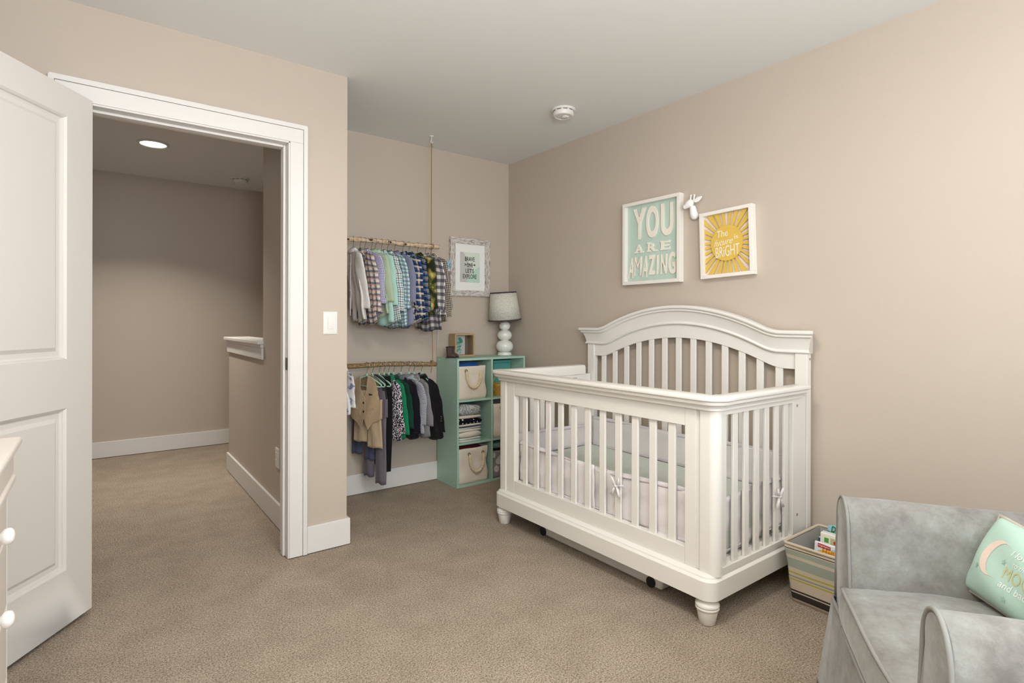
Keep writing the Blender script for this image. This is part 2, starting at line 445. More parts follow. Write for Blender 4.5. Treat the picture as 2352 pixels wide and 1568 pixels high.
# plinth: front with round corners, then the two ends
prof = [(-.04, .104), (0, .104), (0, .176), (-.004, .181), (-.010, .184), (-.012, .190), (-.020, .194), (-.026, .197), (-.04, .197)]
front = [(1.905, YA)]+[]; r = .05
pth = [(1.915, YA)]+list(reversed([(p[0], p[1]) for p in arc(1.84+r, YA+r, r, 180, 270)]))[0:]+arc(1.84+r, YZ-r, r, 180, 90)+[(1.915, YZ)]
bm = sweep(bmesh.new(), [(x, y) for x, y in pth], [(-o, z) for o, z in prof])
def outward_check(bm): return bm
cpart('front_plinth', bm, smooth=False, bevel=.0008)
for y, s in ((YA, 1), (YZ, -1)):
    bm = bmesh.new()
    prism(bm, [(y-s*o, z) for o, z in prof], 1.9155, 2.62, lambda u, v, h: (h, u, v)); cpart('side_plinth', bm, bevel=.0008)
# corner posts (rounded outer corner)
for y, s in ((1.192, 1), (2.613, -1)):
    yy = lambda q: y+s*q
    poly = [(1.912, yy(0))]+[(1.873+.034*(1-cos(radians(a))), yy(.034*(1-sin(radians(a))))) for a in range(90, -1, -10)]+[(1.873, yy(.072)), (1.912, yy(.072))]
    cpart('corner_post', prism(bmesh.new(), poly, .190, .825), smooth=False, bevel=.0006)
# front panel: stiles, rails and slats
for a, b in ((1.262, 1.2855), (2.541, 2.522)): cpart('post_fillet', B(1.884, 1.92, min(a, b), max(a, b), .19, .825))
for a, b in ((1.2855, 1.3345), (2.4620, 2.523)): cpart('front_stile', B(1.876, 1.912, a, b, .19, .825), bevel=.0012)
cpart('front_rail', B(1.8765, 1.9115, 1.3355, 2.4610, .752, .825), bevel=.0015)
cpart('front_rail', B(1.8765, 1.9115, 1.3355, 2.4610, .190, .268), bevel=.0015)
SL = B(-.006, .006, -.018, .018, -.2435, .2435)
first = cpart('slat', SL, bevel=.003); first.location = (0, 0, 0)
sl_me = first.data
for v in sl_me.vertices: v.co += Vector((CX, CY, 0))
def slat(x, y, z0, z1, rz=0):
    global first
    o = first
    if first is None:
        o = bpy.data.objects.new('slat', sl_me); C.objects.link(o); o.parent = crib
        m = o.modifiers.new('bevel', 'BEVEL'); m.width = .003; m.segments = 2; m.limit_method = 'ANGLE'; m.harden_normals = True
    first = None
    o.location = (x-CX, y-CY, (z0+z1)/2); o.rotation_euler = (0, 0, rz); o.scale = (1, 1, (z1-z0)/.487); return o
for i in range(11): slat(1.894, 1.408+i*.0974, .266, .754)
# top rail: moulded cap with rounded corners, then the side caps
capp = [(-.032, .826), (-.032, .872), (-.027, .880), (-.02, .884), (.052, .884), (.058, .881), (.060, .876), (.058, .868), (.052, .864), (.047, .8635), (.046, .860),
        (.0475, .857), (.046, .851), (.038, .847), (.031, .844), (.0265, .842), (.025, .838), (.022, .836), (.022, .8265)]
r = .025
pth = [(1.925, 1.205)]+list(reversed(arc(1.88+r, 1.205+r, r, 180, 270)))+arc(1.88+r, 2.600-r, r, 180, 90)+[(1.925, 2.600)]
cpart('top_rail', sweep(bmesh.new(), pth, [(-o, z) for o, z in capp]), bevel=.0006)
sidep = [(o*.85, z-.001) for o, z in capp]
for y, s in ((1.205, 1), (2.600, -1)):
    cpart('side_rail', prism(bmesh.new(), [(y-s*o, z) for o, z in sidep], 1.9265, 2.548, lambda u, v, h: (h, u, v)), bevel=.0006)
    y0, y1 = sorted((y-s*.006, y+s*.022))
    cpart('side_frieze', B(1.913, 2.50, y0+.001, y1-.001, .805, .8255))
    cpart('side_bottom_rail', B(1.913, 2.50, y0, y1, .190, .215), bevel=.001)
    cpart('side_stile', B(2.478, 2.598, y0, y1, .190, .8255), bevel=.002)
    for i in range(7): slat(1.949+i*.0812, y+s*.008, .214, .8065, pi/2)
    for z in (.79, .30):
        bm = bmesh.new(); tube(bm, [(2.515, y-s*.0055, z), (2.515, y-s*.0085, z)], .0065, 14); cpart('bolt', bm, M_chrome)
# headboard
def topz(d):
    a = 1.259-.43*d*d; b = 1.127; k = .012
    h = max(0, min(1, .5+.5*(a-b)/k/2)); m = 2*k
    return b*(1-h)+a*h+m*h*(1-h)
NP = 72
def ycut(W): return [-W+2*W*i/NP for i in range(NP+1)]
def head_band(name, W, x0, x1, dz0, dz1, clip=None):
    """band following the arch between two offsets below the top line"""
    bm = bmesh.new(); a = []
    for y in ycut(W):
        z = topz(y); a.append((CY+y, z-dz0, z-dz1))
    rings = [[(x0, y, zt), (x1, y, zt), (x1, y, zb), (x0, y, zb)] for y, zt, zb in a]
    loft(bm, rings); return cpart(name, bm, bevel=.0012)
head_band('head_panel', .6505, 2.612, 2.636, .10, .182)
# crown moulding as one profile following the arch, mitred round the ends
crown = [(2.640, 0), (2.566, 0), (2.560, .003), (2.558, .009), (2.560, .016), (2.566, .020), (2.571, .021), (2.572, .026), (2.571, .030), (2.576, .034), (2.582, .036), (2.584, .040),
         (2.591, .056), (2.597, .078), (2.600, .090), (2.597, .094), (2.594, .097), (2.593, .101), (2.595, .105), (2.600, .107), (2.640, .107)]
bm = bmesh.new(); rings = []
Wc = .752
for i, y in enumerate(ycut(1.0)):
    z = topz(y*Wc)
    ring = []
    for (x, dz) in crown:
        over = (2.600-x)                       # the moulding grows outward at the ends as much as forward
        half = .716+max(-.0, over)*.9
        ring.append((x, CY+y*half, z-dz))
    rings.append(ring)
loft(bm, rings); cpart('crown_moulding', bm, smooth=False, bevel=.0008)
for s in (-1, 1):
    a, b = sorted((CY+s*.651, CY+s*.708))
    cpart('head_post', B(2.603, 2.640, a, b, .105, 1.022), bevel=.002)
    bm = bmesh.new(); tube(bm, [(2.625, CY+s*.7075, .995), (2.625, CY+s*.7105, .995)], .0055, 12); cpart('bolt', bm, M_chrome)
cpart('head_bottom_rail', B(2.612, 2.634, CY-.6505, CY+.6505, .19, .30))
for i in range(13):
    y = CY-.569+i*.0955; slat(2.622, y, .30, topz(y-CY)-.178)
# mattress with its sheet
sheet = NT('pale mint crib sheet', .9, .2); sheet.color(sheet.mix(sheet.noise(14, 2), lin('c9d0c6'), lin('d3d9cf'))); sheet.bump(sheet.noise(500, 2), .2, .001)
bm = B(1.925, 2.605, 1.235, 2.575, .235, .365)
tag(obj('crib_mattress', bm, sheet.m, bevel=.025, seg=4), 'crib mattress under a pale mint sheet lying in the white crib', 'mattress')
cpart('mattress_support', B(1.915, 2.61, 1.22, 2.59, .214, .2345))
# mesh liner bumpers, wavy cloth bands
def cloth_mat(name, c, c2):
    t = NT(name, .95, .15); t.color(t.mix(t.noise(9, 3), lin(c), lin(c2))); t.bump(t.noise(700, 2), .25, .001)
    return t.m
M_bump = cloth_mat('white mesh liner', 'dcd6d4', 'ebe6e6'); M_bind = cloth_mat('lilac white binding', 'd5cdd2', 'e0dadd')
def band(name, parent, p0, p1, ztop, zbot, m, amp=.004, th=.0022, seed=0, n=60, k=10, flare=0):
    r = random.Random(seed); ph = [r.uniform(0, 6.3) for _ in range(6)]
    bm = bmesh.new(); p0 = Vector(p0); p1 = Vector(p1); d = (p1-p0); ln = d.length; d.normalize(); nn = Vector((d.y, -d.x))
    g = []
    for i in range(n+1):
        s = ln*i/n; row = []
        for j in range(k+1):
            f = j/k; zt = ztop(s) if callable(ztop) else ztop; zb = zbot(s) if callable(zbot) else zbot
            z = zt*(1-f)+zb*f
            o = amp*(sin(s*23+ph[0]+f*1.5)*.5+sin(s*9+ph[1]-f*3)*.6+.45*sin(z*55+ph[2]+s*6))
            p = p0+d*s+nn*(o+flare*f); row.append(bm.verts.new((p.x, p.y, z)))
        g.append(row)
    for a, b in zip(g[:-1], g[1:]):
        for j in range(k): bm.faces.new((a[j], b[j], b[j+1], a[j+1]))
    return obj(name, bm, m, parent, smooth=True, solid=th)
def liner(label, p0, p1, zt, zb, seed, bind=True, amp=.0065):
    t = thing('crib_liner', label, 'crib liner', (0, 0, 0), group=None)
    b = band('mesh_panel', t, p0, p1, zt, zb, M_bump, seed=seed, amp=amp)
    if bind:
        f1 = (lambda s: zt(s)+.002) if callable(zt) else zt+.002; f2 = (lambda s: zt(s)-.016) if callable(zt) else zt-.016
        band('top_binding', t, p0, p1, f1, f2, M_bind, seed=seed, amp=amp, th=.005, k=4)
        f3 = (lambda s: zb(s)+.016) if callable(zb) else zb+.016; f4 = (lambda s: zb(s)-.002) if callable(zb) else zb-.002
        band('bottom_binding', t, p0, p1, f3, f4, M_bind, seed=seed, amp=amp, th=.005, k=4)
    return t
sag = lambda s: .482+.006*sin(s*7+1)-.010*sin(s*3)
low = lambda s: .268-.012*abs(sin(s*3.2+.4))
fl = liner('white mesh crib liner tied inside the front slats of the crib', (1.9165, 1.345), (1.9165, 2.470), sag, low, 1)
band('overlap_flap', fl, (1.9085, 1.865), (1.9085, 2.010), .478, .262, M_bump, amp=.003, seed=5, n=14)
band('fastening_strip', fl, (1.9045, 2.000), (1.9045, 2.022), .470, .270, M_bind, amp=.003, seed=5, n=4)
el = liner('white mesh crib liner on the near end slats beside the striped bin', (2.545, 1.2325), (1.94, 1.2325), lambda s: .474+.006*sin(s*8), lambda s: .255+.01*sin(s*9), 2)
liner('white mesh crib liner along the headboard behind the mattress', (2.594, 1.26), (2.594, 2.56), lambda s: .545+.004*sin(s*7), .366, 3, amp=.003)
liner('white mesh crib liner on the far end slats beyond the mattress', (1.95, 2.571), (2.58, 2.571), lambda s: .500+.005*sin(s*7), .366, 4, amp=.003)
def bow(t, x, y, z, ax, out):
    """knotted fabric tie round a slat: knot, loops, tails"""
    P = lambda u, n, v: (x+ax[0]*u+out[0]*n, y+ax[1]*u+out[1]*n, z+v)
    bm = bmesh.new(); tube(bm, [P(-.03, -.002, .004), P(-.02, .006, .002), P(0, .009, 0), P(.02, .006, .002), P(.03, -.002, .004)], .004, 8); obj('tie_band', bm, M_bind, t, smooth=True)
    bm = bmesh.new(); lathe(bm, [(.001, -.009), (.008, -.006), (.010, 0), (.008, .006), (.001, .009)], 12, P(0, .014, 0)); obj('knot', bm, M_bind, t, smooth=True)
    for s in (-1, 1):
        bm = bmesh.new(); tube(bm, [P(0, .014, 0), P(s*.014, .018, .022), P(s*.022, .018, .036), P(s*.020, .018, .020), P(0, .016, .002)], [.003, .005, .006, .005, .003], 8); obj('bow_loop', bm, M_bump, t, smooth=True)
        bm = bmesh.new(); tube(bm, [P(0, .014, 0), P(s*.012, .016, -.018), P(s*.022, .015, -.045)], [.003, .006, .008], 8); obj('bow_tail', bm, M_bump, t, smooth=True)
bow(fl, 1.886, 1.697, .425, (0, 1), (-1, 0))
bow(el, 2.342, 1.203, .415, (1, 0), (0, -1))

# storage box pushed under the crib
t = thing('underbed_box', 'low grey clear plastic storage box pushed under the crib', 'storage box', (1.944, 1.90, 0))
M_clear = mat('grey clear plastic', 'd2cec7', .3, .15, 9, spec=.6)
bm = bmesh.new(); prism(bm, [(-.40, .003), (.40, .003), (.41, .10), (-.41, .10)], 0, .42, lambda u, v, h: (h, u, v)); obj('tub', bm, M_clear, t, bevel=.012, seg=3)
obj('lid', B(-.012, .43, -.425, .425, .1005, .112), mat('grey lid plastic', 'a9a6a0', .4), t, bevel=.006)
for y in (-.345, .385):
    bm = bmesh.new(); tube(bm, [(-.007, y, .0240), (.004, y, .0240)], .0235, 20); obj('wheel', bm, M_dark, t, bevel=.002)
    bm = bmesh.new(); tube(bm, [(.39, y, .0235), (.41, y, .0235)], .0235, 20); obj('wheel', bm, M_dark, t)

# ================================================================== cube shelf and what stands in it and on it
SX0, SX1, SY0, SY1, SH = 2.003, 2.607, 3.284, 3.566, .905
shelf = thing('cube_shelf', 'mint green six cube shelf standing in the corner behind the crib', 'shelf', ((SX0+SX1)/2, (SY0+SY1)/2, 0))
sw, sd, T = (SX1-SX0)/2, (SY1-SY0)/2, .0155
CZ = [0.0, .3013, .6033, SH]; CZB = [(.015, .2955), (.3105, .5970), (.612, .889)]
def spart(name, *a, **k): return obj(name, B(*a), M_teal, shelf, bevel=.0007, **k)
spart('side_panel', -sw, -sw+T, -sd, sd, 0, SH-T); spart('side_panel', sw-T, sw, -sd, sd, 0, SH-T)
spart('top_panel', -sw, sw, -sd, sd, SH-T, SH); spart('bottom_panel', -sw+T, sw-T, -sd, sd, 0.0, .0155)
spart('divider', -T/2-.004, T/2-.004, -sd+.0005, sd, .0155, SH-T)
for z in (.296, .5975):
    spart('shelf_board', -sw+T, -T/2-.004, -sd+.0008, sd, z, z+.0145); spart('shelf_board', T/2-.004, sw-T, -sd+.0008, sd, z, z+.0145)
obj('back_panel', B(-sw+T, sw-T, sd-.004, sd-.0005, .0155, SH-T), mat('teal back panel', '4fa8a0', .6), shelf)
for z in (.03, .30, .60, SH-.02):
    for y in (-sd+.035, sd-.03):
        bm = bmesh.new(); tube(bm, [(-sw-.0022, y, z), (-sw+.002, y, z)], [.004, .0055], 12); obj('screw_cap', bm, M_mintedge, shelf)
def to_shelf(cell_c, cell_r):
    x = (SX0+T+.1390) if cell_c == 0 else (SX1-T-.1415); return x, (.0158, .3108, .6123)[cell_r]
M_canvas = NT('natural canvas', .95, .1); M_canvas.color(M_canvas.mix(M_canvas.noise(12, 4), lin('d2c6b5'), lin('e3d9ca'))); M_canvas.bump(M_canvas.noise(260, 3), .35, .002); M_canvas = M_canvas.m
def soft_box(w, d, h, m, seed, taper=.94, wob=.004, rim=.0, n=12):
    """open fabric bin: creased walls with a folded rim, closed bottom"""
    r = random.Random(seed); ph = [r.uniform(0, 6.3) for _ in range(8)]; bm = bmesh.new()
    per = []
    def ring(k, z, inner=0):
        ww, dd = w/2*k-inner, d/2*k-inner; c = .012; pts = []
        for sx, sy, a0 in ((1, -1, -90), (1, 1, 0), (-1, 1, 90), (-1, -1, 180)):
            for q in range(4):
                a = radians(a0+30*q); pts.append((sx*(ww-c)+c*cos(a), sy*(dd-c)+c*sin(a)))
        out = []
        m_ = len(pts)
        for i in range(m_):
            a = pts[i]; b = pts[(i+1) % m_]; seg = 8 if i % 4 == 3 else 1
            for q in range(seg):
                x = a[0]+(b[0]-a[0])*q/seg; y = a[1]+(b[1]-a[1])*q/seg
                o = wob*(sin(x*40+ph[0]+z*18)+sin(z*33+ph[1]+y*30)*.8+sin((x+y)*22+z*50+ph[2])*.6)
                ln = math.hypot(x, y)
                out.append((x+o*x/ln, y+o*y/ln, z))
        return out
    rings = [ring(taper, 0)]
    for j in range(1, n+1):
        f = j/n; rings.append(ring(taper+(1-taper)*f, h*f))
    rings.append(ring(1, h, .005)); rings.append(ring(1, h-.04, .008)); rings.append(ring(taper, .02, .010))
    loft(bm, rings); return bm
def rope_handle(t, xa, xb, zt, drop, y, r=.0092):
    bm = bmesh.new()
    N = 56
    def path(s):
        a = s*pi; x = xa+(xb-xa)*(1-cos(a))/2; z = zt-drop*(sin(a)**.75 if a not in (0, pi) else 0); yy = y-.012-.006*sin(a); return Vector((x, yy, z))
    for k in range(3):
        pts = []
        for i in range(N+1):
            s = min(1, max(0, i/N)); p = path(s); a = s*30+k*2*pi/3
            t_ = (path(min(1, s+.01))-path(max(0, s-.01))).normalized(); n1 = Vector((0, 1, 0)); n2 = t_.cross(n1)
            pts.append(p+(n1*cos(a)+n2*sin(a))*r*.55)
        tube(bm, pts, r*.62, 6)
    obj('rope_handle', bm, M_rope, t, smooth=True)
    for x in (xa, xb):
        bm = bmesh.new(); pts = [(x+.009*cos(a), y-.002, zt+.003+.009*sin(a)) for a in [2*pi*i/16 for i in range(16)]]
        tube(bm, pts, .0022, 6, closed=True); obj('grommet', bm, M_bronze, t, smooth=True)
def canvas_bin(label, col, row, w, h, seed, hx=(-.06, .06), drop=.10, mat_=None, y=None, tap=.97):
    x, z = to_shelf(col, row)
    t = thing('storage_bin', label, 'storage bin', (x, SY0+.142, z))
    obj('body', soft_box(w, .262, h, mat_, seed, tap), mat_ or M_canvas, t, smooth=True)
    return t
M_grey_print = NT('grey bin print', .95, .1); co = M_grey_print.coord()
vv = M_grey_print.n('ShaderNodeTexVoronoi'); vv.inputs['Scale'].default_value = 14; M_grey_print.l(co, vv.inputs['Vector'])
M_grey_print.color(M_grey_print.mix(M_grey_print.math('LESS_THAN', vv.outputs['Distance'], .38), lin('8c8a86'), lin('c7c6c2'))); M_grey_print = M_grey_print.m
t = canvas_bin('cream canvas bin with rope handle in the top left cube of the shelf', 0, 2, .238, .236, 11); rope_handle(t, -.055, .062, .200, .118, -.128)
t.location.x -= .018
t = canvas_bin('cream canvas bin with rope handle in the bottom left cube of the shelf', 0, 0, .252, .250, 12); rope_handle(t, -.038, .078, .205, .125, -.132)
t.location.x -= .010
t = canvas_bin('cream canvas bin in the right middle cube, half hidden by the crib', 1, 1, .255, .250, 13); rope_handle(t, -.062, .062, .215, .11, -.132)
t = canvas_bin('grey floral bin in the bottom right cube behind the crib post', 1, 0, .258, .200, 14, mat_=M_grey_print, tap=.99)
t.children[0].data.materials[0] = M_grey_print
x, z = to_shelf(1, 0)
def folded(name, label, cat, x, y, z, w, d, h, m, seed, group=None, layers=1, tint=None):
    """folded cloth: rounded slab with fold lips and a slight sag"""
    t = thing(name, label, cat, (x, y, z), group=group); r = random.Random(seed); ph = [r.uniform(0, 6.3) for _ in range(6)]
    for k in range(layers):
        hh = h/layers; bm = bmesh.new(); rings = []; n = 14; z0 = k*hh; off = r.uniform(-.006, .004)
        for i in range(n+1):
            yy = -d/2+d*i/n; e = min(1, min(i, n-i)/1.2*.75+.25); ring = []
            for q in range(28):
                a = 2*pi*q/28; cx = abs(cos(a))**.45*(1 if cos(a) >= 0 else -1); sz = abs(sin(a))**.6*(1 if sin(a) >= 0 else -1)
                xx = (w/2*(1-.02*(1-e)))*cx+off; zz = hh/2+sz*hh/2*(.82+.18*e)
                up = .5+.5*sz
                zz += up*(.10*hh*sin(xx*30+ph[0]+k)+.08*hh*sin(yy*25+ph[1]))-.0*up
                ring.append((xx+.003*sin(zz*90+ph[2]), yy*(.99+.01*e), z0+max(.0003 if k == 0 else 0, zz)))
            rings.append(ring)
        loft(bm, rings); obj('fold', bm, m if not tint or k % 2 == 0 else tint, t, smooth=True)
    return t
M_sherpa = NT('grey sherpa', 1, .1); q = M_sherpa.noise(160, 3); M_sherpa.color(M_sherpa.ramp(q, [(.35, lin('6f7d80')), (.5, lin('a9adab')), (.62, lin('dad6d0'))])); M_sherpa.bump(q, .8, .008); M_sherpa = M_sherpa.m
M_dots = NT('navy dotted cloth', .95, .1); vv = M_dots.n('ShaderNodeTexVoronoi'); vv.inputs['Scale'].default_value = 32; vv.inputs['Randomness'].default_value = .3
M_dots.l(M_dots.coord(), vv.inputs['Vector']); M_dots.color(M_dots.mix(M_dots.math('LESS_THAN', vv.outputs['Distance'], .22), lin('17171f'), lin('e8e6e2'))); M_dots = M_dots.m
fx = 2.003+T+.098; fy = SY0+.128; z = .3108
for (nm, lb, h, m, ly, ti, w) in (
    ('folded_blanket', 'pale mint and white folded blanket at the bottom of the shelf stack', .030, fabric('mint white knit', 'c4d0c8'), 2, fabric('white knit', 'dcd9d2'), .185),
    ('folded_blanket', 'cream folded blanket second from the bottom of the shelf stack', .040, fabric('cream blanket', 'd8cfbf'), 1, None, .188),
    ('folded_blanket', 'cream folded cloth with small dots under the navy edged blanket', .018, fabric('cream dotted cloth', 'd2cbc1', var=.16), 1, None, .195),
    ('folded_blanket', 'white folded blanket with a navy edge below the dotted one', .034, fabric('white blanket', 'dcd4cb'), 3, fabric('slate edge', '46566a'), .198),
    ('folded_blanket', 'navy folded blanket with white dots in the middle of the stack', .038, M_dots, 1, None, .197),
    ('folded_blanket', 'beige folded blanket just under the grey fleece', .020, fabric('beige blanket', 'cfc2b2'), 1, None, .185),
    ('folded_blanket', 'grey fleece blanket rolled on top of the shelf stack', .070, M_sherpa, 1, None, .178)):
    folded(nm, lb, 'blanket', fx, fy, z, w, .235, h, m, int(z*1000), 'folded blankets in the shelf', ly, ti); z += h+.0012
# yellow wicker basket with handle in the top right cube
t = thing('wicker_basket', 'yellow woven wicker basket with arched handle in the top right cube', 'basket', (2.437, SY0+.086, .6123))
M_wick = mat('yellow wicker', 'c69a3c', .6, .15, 40, .3, 200)
bm = bmesh.new()
for k in range(11):
    z = .004+k*.0072; R = .052+.012*k/10; pts = []
    for i in range(64):
        a = 2*pi*i/64; rr = R+.0035*sin(16*a+pi*(k % 2)); pts.append((rr*cos(a)*1.15, rr*sin(a)*.9, z))
    tube(bm, pts, .0042, 6, closed=True)
obj('woven_wall', bm, M_wick, t, smooth=True)
bm = bmesh.new()
for i in range(16):
    a = 2*pi*(i+.5)/16; tube(bm, [(.052*cos(a)*1.15, .052*sin(a)*.9, .003), (.064*cos(a)*1.15, .064*sin(a)*.9, .080)], .0028, 6)
obj('stakes', bm, M_wick, t, smooth=True)
bm = bmesh.new(); tube(bm, [(.0635*1.15*cos(a), .0635*.9*sin(a), .082) for a in [2*pi*i/40 for i in range(40)]], .0055, 8, closed=True); obj('rim', bm, M_wick, t, smooth=True)
bm = bmesh.new(); tube(bm, [(-.072*cos(a), 0, .081+.080*sin(a)) for a in [pi*i/20 for i in range(21)]], .0048, 8); obj('handle', bm, M_wick, t, smooth=True)
bm = lathe(bmesh.new(), [(.001, .001), (.055, .001), (.055, .005), (.001, .005)], 28); obj('bottom', bm, M_wick, t)
# teal box behind the basket and cloth showing over the bins
t = thing('gift_box', 'teal box standing behind the yellow basket in the shelf', 'box', (2.50, SY0+.210, .6123))
obj('carton', B(-.075, .085, -.055, .055, 0, .235), mat('teal card', '5fb0a8', .5), t, bevel=.003); obj('lid', B(-.078, .088, -.058, .058, .236, .256), mat('pale teal card', '62b6ae', .5), t, bevel=.003)
folded('folded_shirt', 'bright blue folded cloth showing over the top left canvas bin', 'cloth', 2.120, SY0+.150, .830, .19, .20, .040, fabric('bright blue cloth', '1f4f9a'), 91)
folded('folded_shirt', 'dark red folded cloth showing over the bottom left canvas bin', 'cloth', 2.140, SY0+.150, .2460, .20, .20, .026, fabric('dark red cloth', '5a2128'), 92)
folded('folded_towel', 'mint patterned folded cloth lying on the grey floral bin', 'cloth', 2.460, SY0+.150, .2185, .22, .20, .042, fabric('mint leaf cloth', '7fa596', var=.35), 93)

# table lamp: three stacked glazed bulbs, pale patterned shade with dark trims, tilted
LT = .905
t = thing('table_lamp', 'white stacked ball table lamp with tilted speckled shade on the shelf', 'lamp', (2.537, 3.452, LT))
obj('foot_ring', lathe(bmesh.new(), [(.001, 0), (.054, 0), (.056, .003), (.055, .012), (.051, .015), (.051, .023), (.001, .023)], 48), M_ceramic, t, smooth=True, bevel=.001)
def ball(zc, R, hz): 
    return [(max(.001, R*abs(cos(radians(a)))**.70), zc+hz*sin(radians(a))) for a in range(-90, 91, 10)]
pr = []
for zc, R, hz in ((.0685, .067, .0490), (.155, .0565, .0415), (.227, .0430, .0350)):
    b = ball(zc, R, hz); b = [p for p in b if p[0] > R*.42]; pr += b
obj('stacked_base', lathe(bmesh.new(), [(.001, .020)]+pr+[(.020, .2615), (.001, .2615)], 56), M_ceramic, t, smooth=True)
bm = bmesh.new(); tube(bm, [(0, 0, .260), (0, 0, .272)], .015, 20); obj('neck', bm, M_ceramic, t, smooth=True)
ms = NT('speckled lamp shade', .85, .2); vv = ms.n('ShaderNodeTexVoronoi'); vv.inputs['Scale'].default_value = 150; ms.l(ms.coord(), vv.inputs['Vector'])
v2 = ms.n('ShaderNodeTexVoronoi', feature='DISTANCE_TO_EDGE'); v2.inputs['Scale'].default_value = 110; ms.l(ms.coord(), v2.inputs['Vector'])
c = ms.mix(ms.math('LESS_THAN', v2.outputs['Distance'], .045), lin('d9d8cb'), lin('b9bdb2')); c = ms.mix(ms.math('LESS_THAN', vv.outputs['Distance'], .20), c, lin('4e585c')); ms.color(c)
def shade_ring(z0, z1, r0, r1, off=0): return lathe(bmesh.new(), [(r0+off, z0), (r1+off, z1), (r1-.002, z1), (r0-.002, z0), (r0+off, z0)], 64)
tl = (0.02, radians(-5), 0)
sh = obj('lamp_shade', bmesh.new(), ms.m, t); 
bm = lathe(bmesh.new(), [(.128, 0), (.1015, .214), (.0995, .214), (.126, 0)], 64)
bmesh.ops.recalc_face_normals(bm, faces=bm.faces[:]); bm.to_mesh(sh.data); bm.free(); sh.data.polygons.foreach_set('use_smooth', [True]*len(sh.data.polygons))
sh.location = (.0, 0, .274); sh.rotation_euler = tl
M_trimd = mat('dark purple trim', '40343c', .8)
for z0, z1, r0, r1 in ((-.002, .005, .1305, .1297), (.209, .2165, .1043, .1034)):
    bm = lathe(bmesh.new(), [(r0, z0), (r1, z1), (r1-.0045, z1), (r0-.0045, z0), (r0, z0)], 64); obj('shade_trim', bm, M_trimd, sh, smooth=True, label='dark purple trim band')
bm = bmesh.new(); tube(bm, [(0, 0, .25), (0, 0, .36)], .004, 8); obj('stem', bm, M_chrome, t)
bm = lathe(bmesh.new(), [(.001, .285), (.012, .287), (.014, .30), (.028, .33), (.030, .35), (.022, .372), (.001, .38)], 20); obj('bulb', bm, M_plastic, t, smooth=True)

# pair of little boots
def boot(x, y, rz, label):
    t = thing('baby_boot', label, 'boot', (x, y, LT), (0, 0, rz), 'pair of baby boots on the shelf'); t.scale = (.80, .72, 1.0); M_b = mat('brown suede', '4d3f36', .9, .2, 40, .3, 500); M_s = mat('dark sole', '2f2722', .8)
    bm = bmesh.new(); rings = []
    for i in range(11):
        u = -.030+.086*i/10; f = i/10; wd = .021+.006*sin(f*pi)-.006*f*f; h = .030-.010*max(0, f-.5)*2-.006*max(0, f-.8)*5
        if i == 0: wd *= .8
        if i == 10: wd *= .45; h *= .55
        rings.append([(u, wd*cos(a), .006+h*(.5+.5*sin(a))) for a in [2*pi*k/16 for k in range(16)]])
    loft(bm, rings); obj('foot_upper', bm, M_b, t, smooth=True, sub=1)
    bm = bmesh.new(); rings = []
    for z, rx, ry, ox in ((.008, .026, .022, -.004), (.03, .025, .022, -.006), (.05, .025, .023, -.008), (.070, .027, .025, -.008), (.078, .028, .026, -.008), (.078, .023, .021, -.008), (.05, .021, .019, -.008)):
        rings.append([(ox+rx*cos(a), ry*sin(a), z) for a in [2*pi*k/20 for k in range(20)]])
    loft(bm, rings); obj('shaft', bm, M_b, t, smooth=True)
    bm = bmesh.new(); pts = [(-.008+.0285*cos(a), .0265*sin(a), .078) for a in [2*pi*k/24 for k in range(24)]]; tube(bm, pts, .003, 6, closed=True); obj('cuff', bm, M_s, t, smooth=True)
    bm = bmesh.new(); prism(bm, [(-.034, -.018), (.03, -.025), (.055, -.016), (.060, 0), (.055, .016), (.03, .025), (-.034, .018), (-.038, 0)], 0, .0065, lambda u, v, h: (u, v, h)); obj('sole', bm, M_s, t, bevel=.002)
boot(2.010, 3.395, radians(-50), 'brown suede baby boot, the left one beside the wooden box frame')
boot(2.052, 3.428, radians(-42), 'brown suede baby boot, the right one overlapping the wooden box frame')
# box frame with watercolour card
t = thing('box_frame', 'small natural wood box frame with mint watercolour card on the shelf', 'picture frame', (2.184, 3.496, LT))
M_oak = mat('light oak', 'b29672', .6, .12, 30); M_oakd = mat('grey oak inside', '8b7f70', .7)
for n_, a in (('frame_side', (-.086, -.074, 0, .17)), ('frame_side', (.074, .086, 0, .17)), ('frame_side', (-.074, .074, 0, .012)), ('frame_side', (-.074, .074, .158, .17))):
    obj(n_, B(a[0], a[1], -.026, .056, a[2]+.0002, a[3]), M_oak, t, bevel=.001)
obj('back_board', B(-.074, .074, .048, .054, .012, .158), M_oakd, t)
card = obj('card', B(-.070, .030, .0245, .0275, .0125, .155), M_paper, t)
wc = NT('mint watercolour', .8); wc.color(wc.ramp(wc.noise(32, 4), [(.38, lin('cfe9e0')), (.5, lin('79c4ab')), (.62, lin('3f9f86'))]))
def blob(cx, cz, rx, rz, y, seed):
    r = random.Random(seed); ph = [r.uniform(0, 6) for _ in range(3)]
    poly = [(cx+rx*cos(a)*(1+.09*sin(3*a+ph[0])+.06*sin(7*a+ph[1])), cz+rz*sin(a)*(1+.1*sin(4*a+ph[2])+.05*sin(9*a))) for a in [2*pi*k/48 for k in range(48)]]
    return prism(bmesh.new(), poly, y, y+.0006, XZ)
obj('watercolour', blob(-.025, .103, .034, .042, .0237, 1), wc.m, card); obj('watercolour', blob(-.020, .040, .022, .021, .0237, 2), wc.m, card)
lettering('lettering', 'CHAN', .062, .022, M_paper, card, (-.018, .0236, .088), depth=.0006)
bm = B(-.073, .073, -.014, -.0125, .013, .157); 
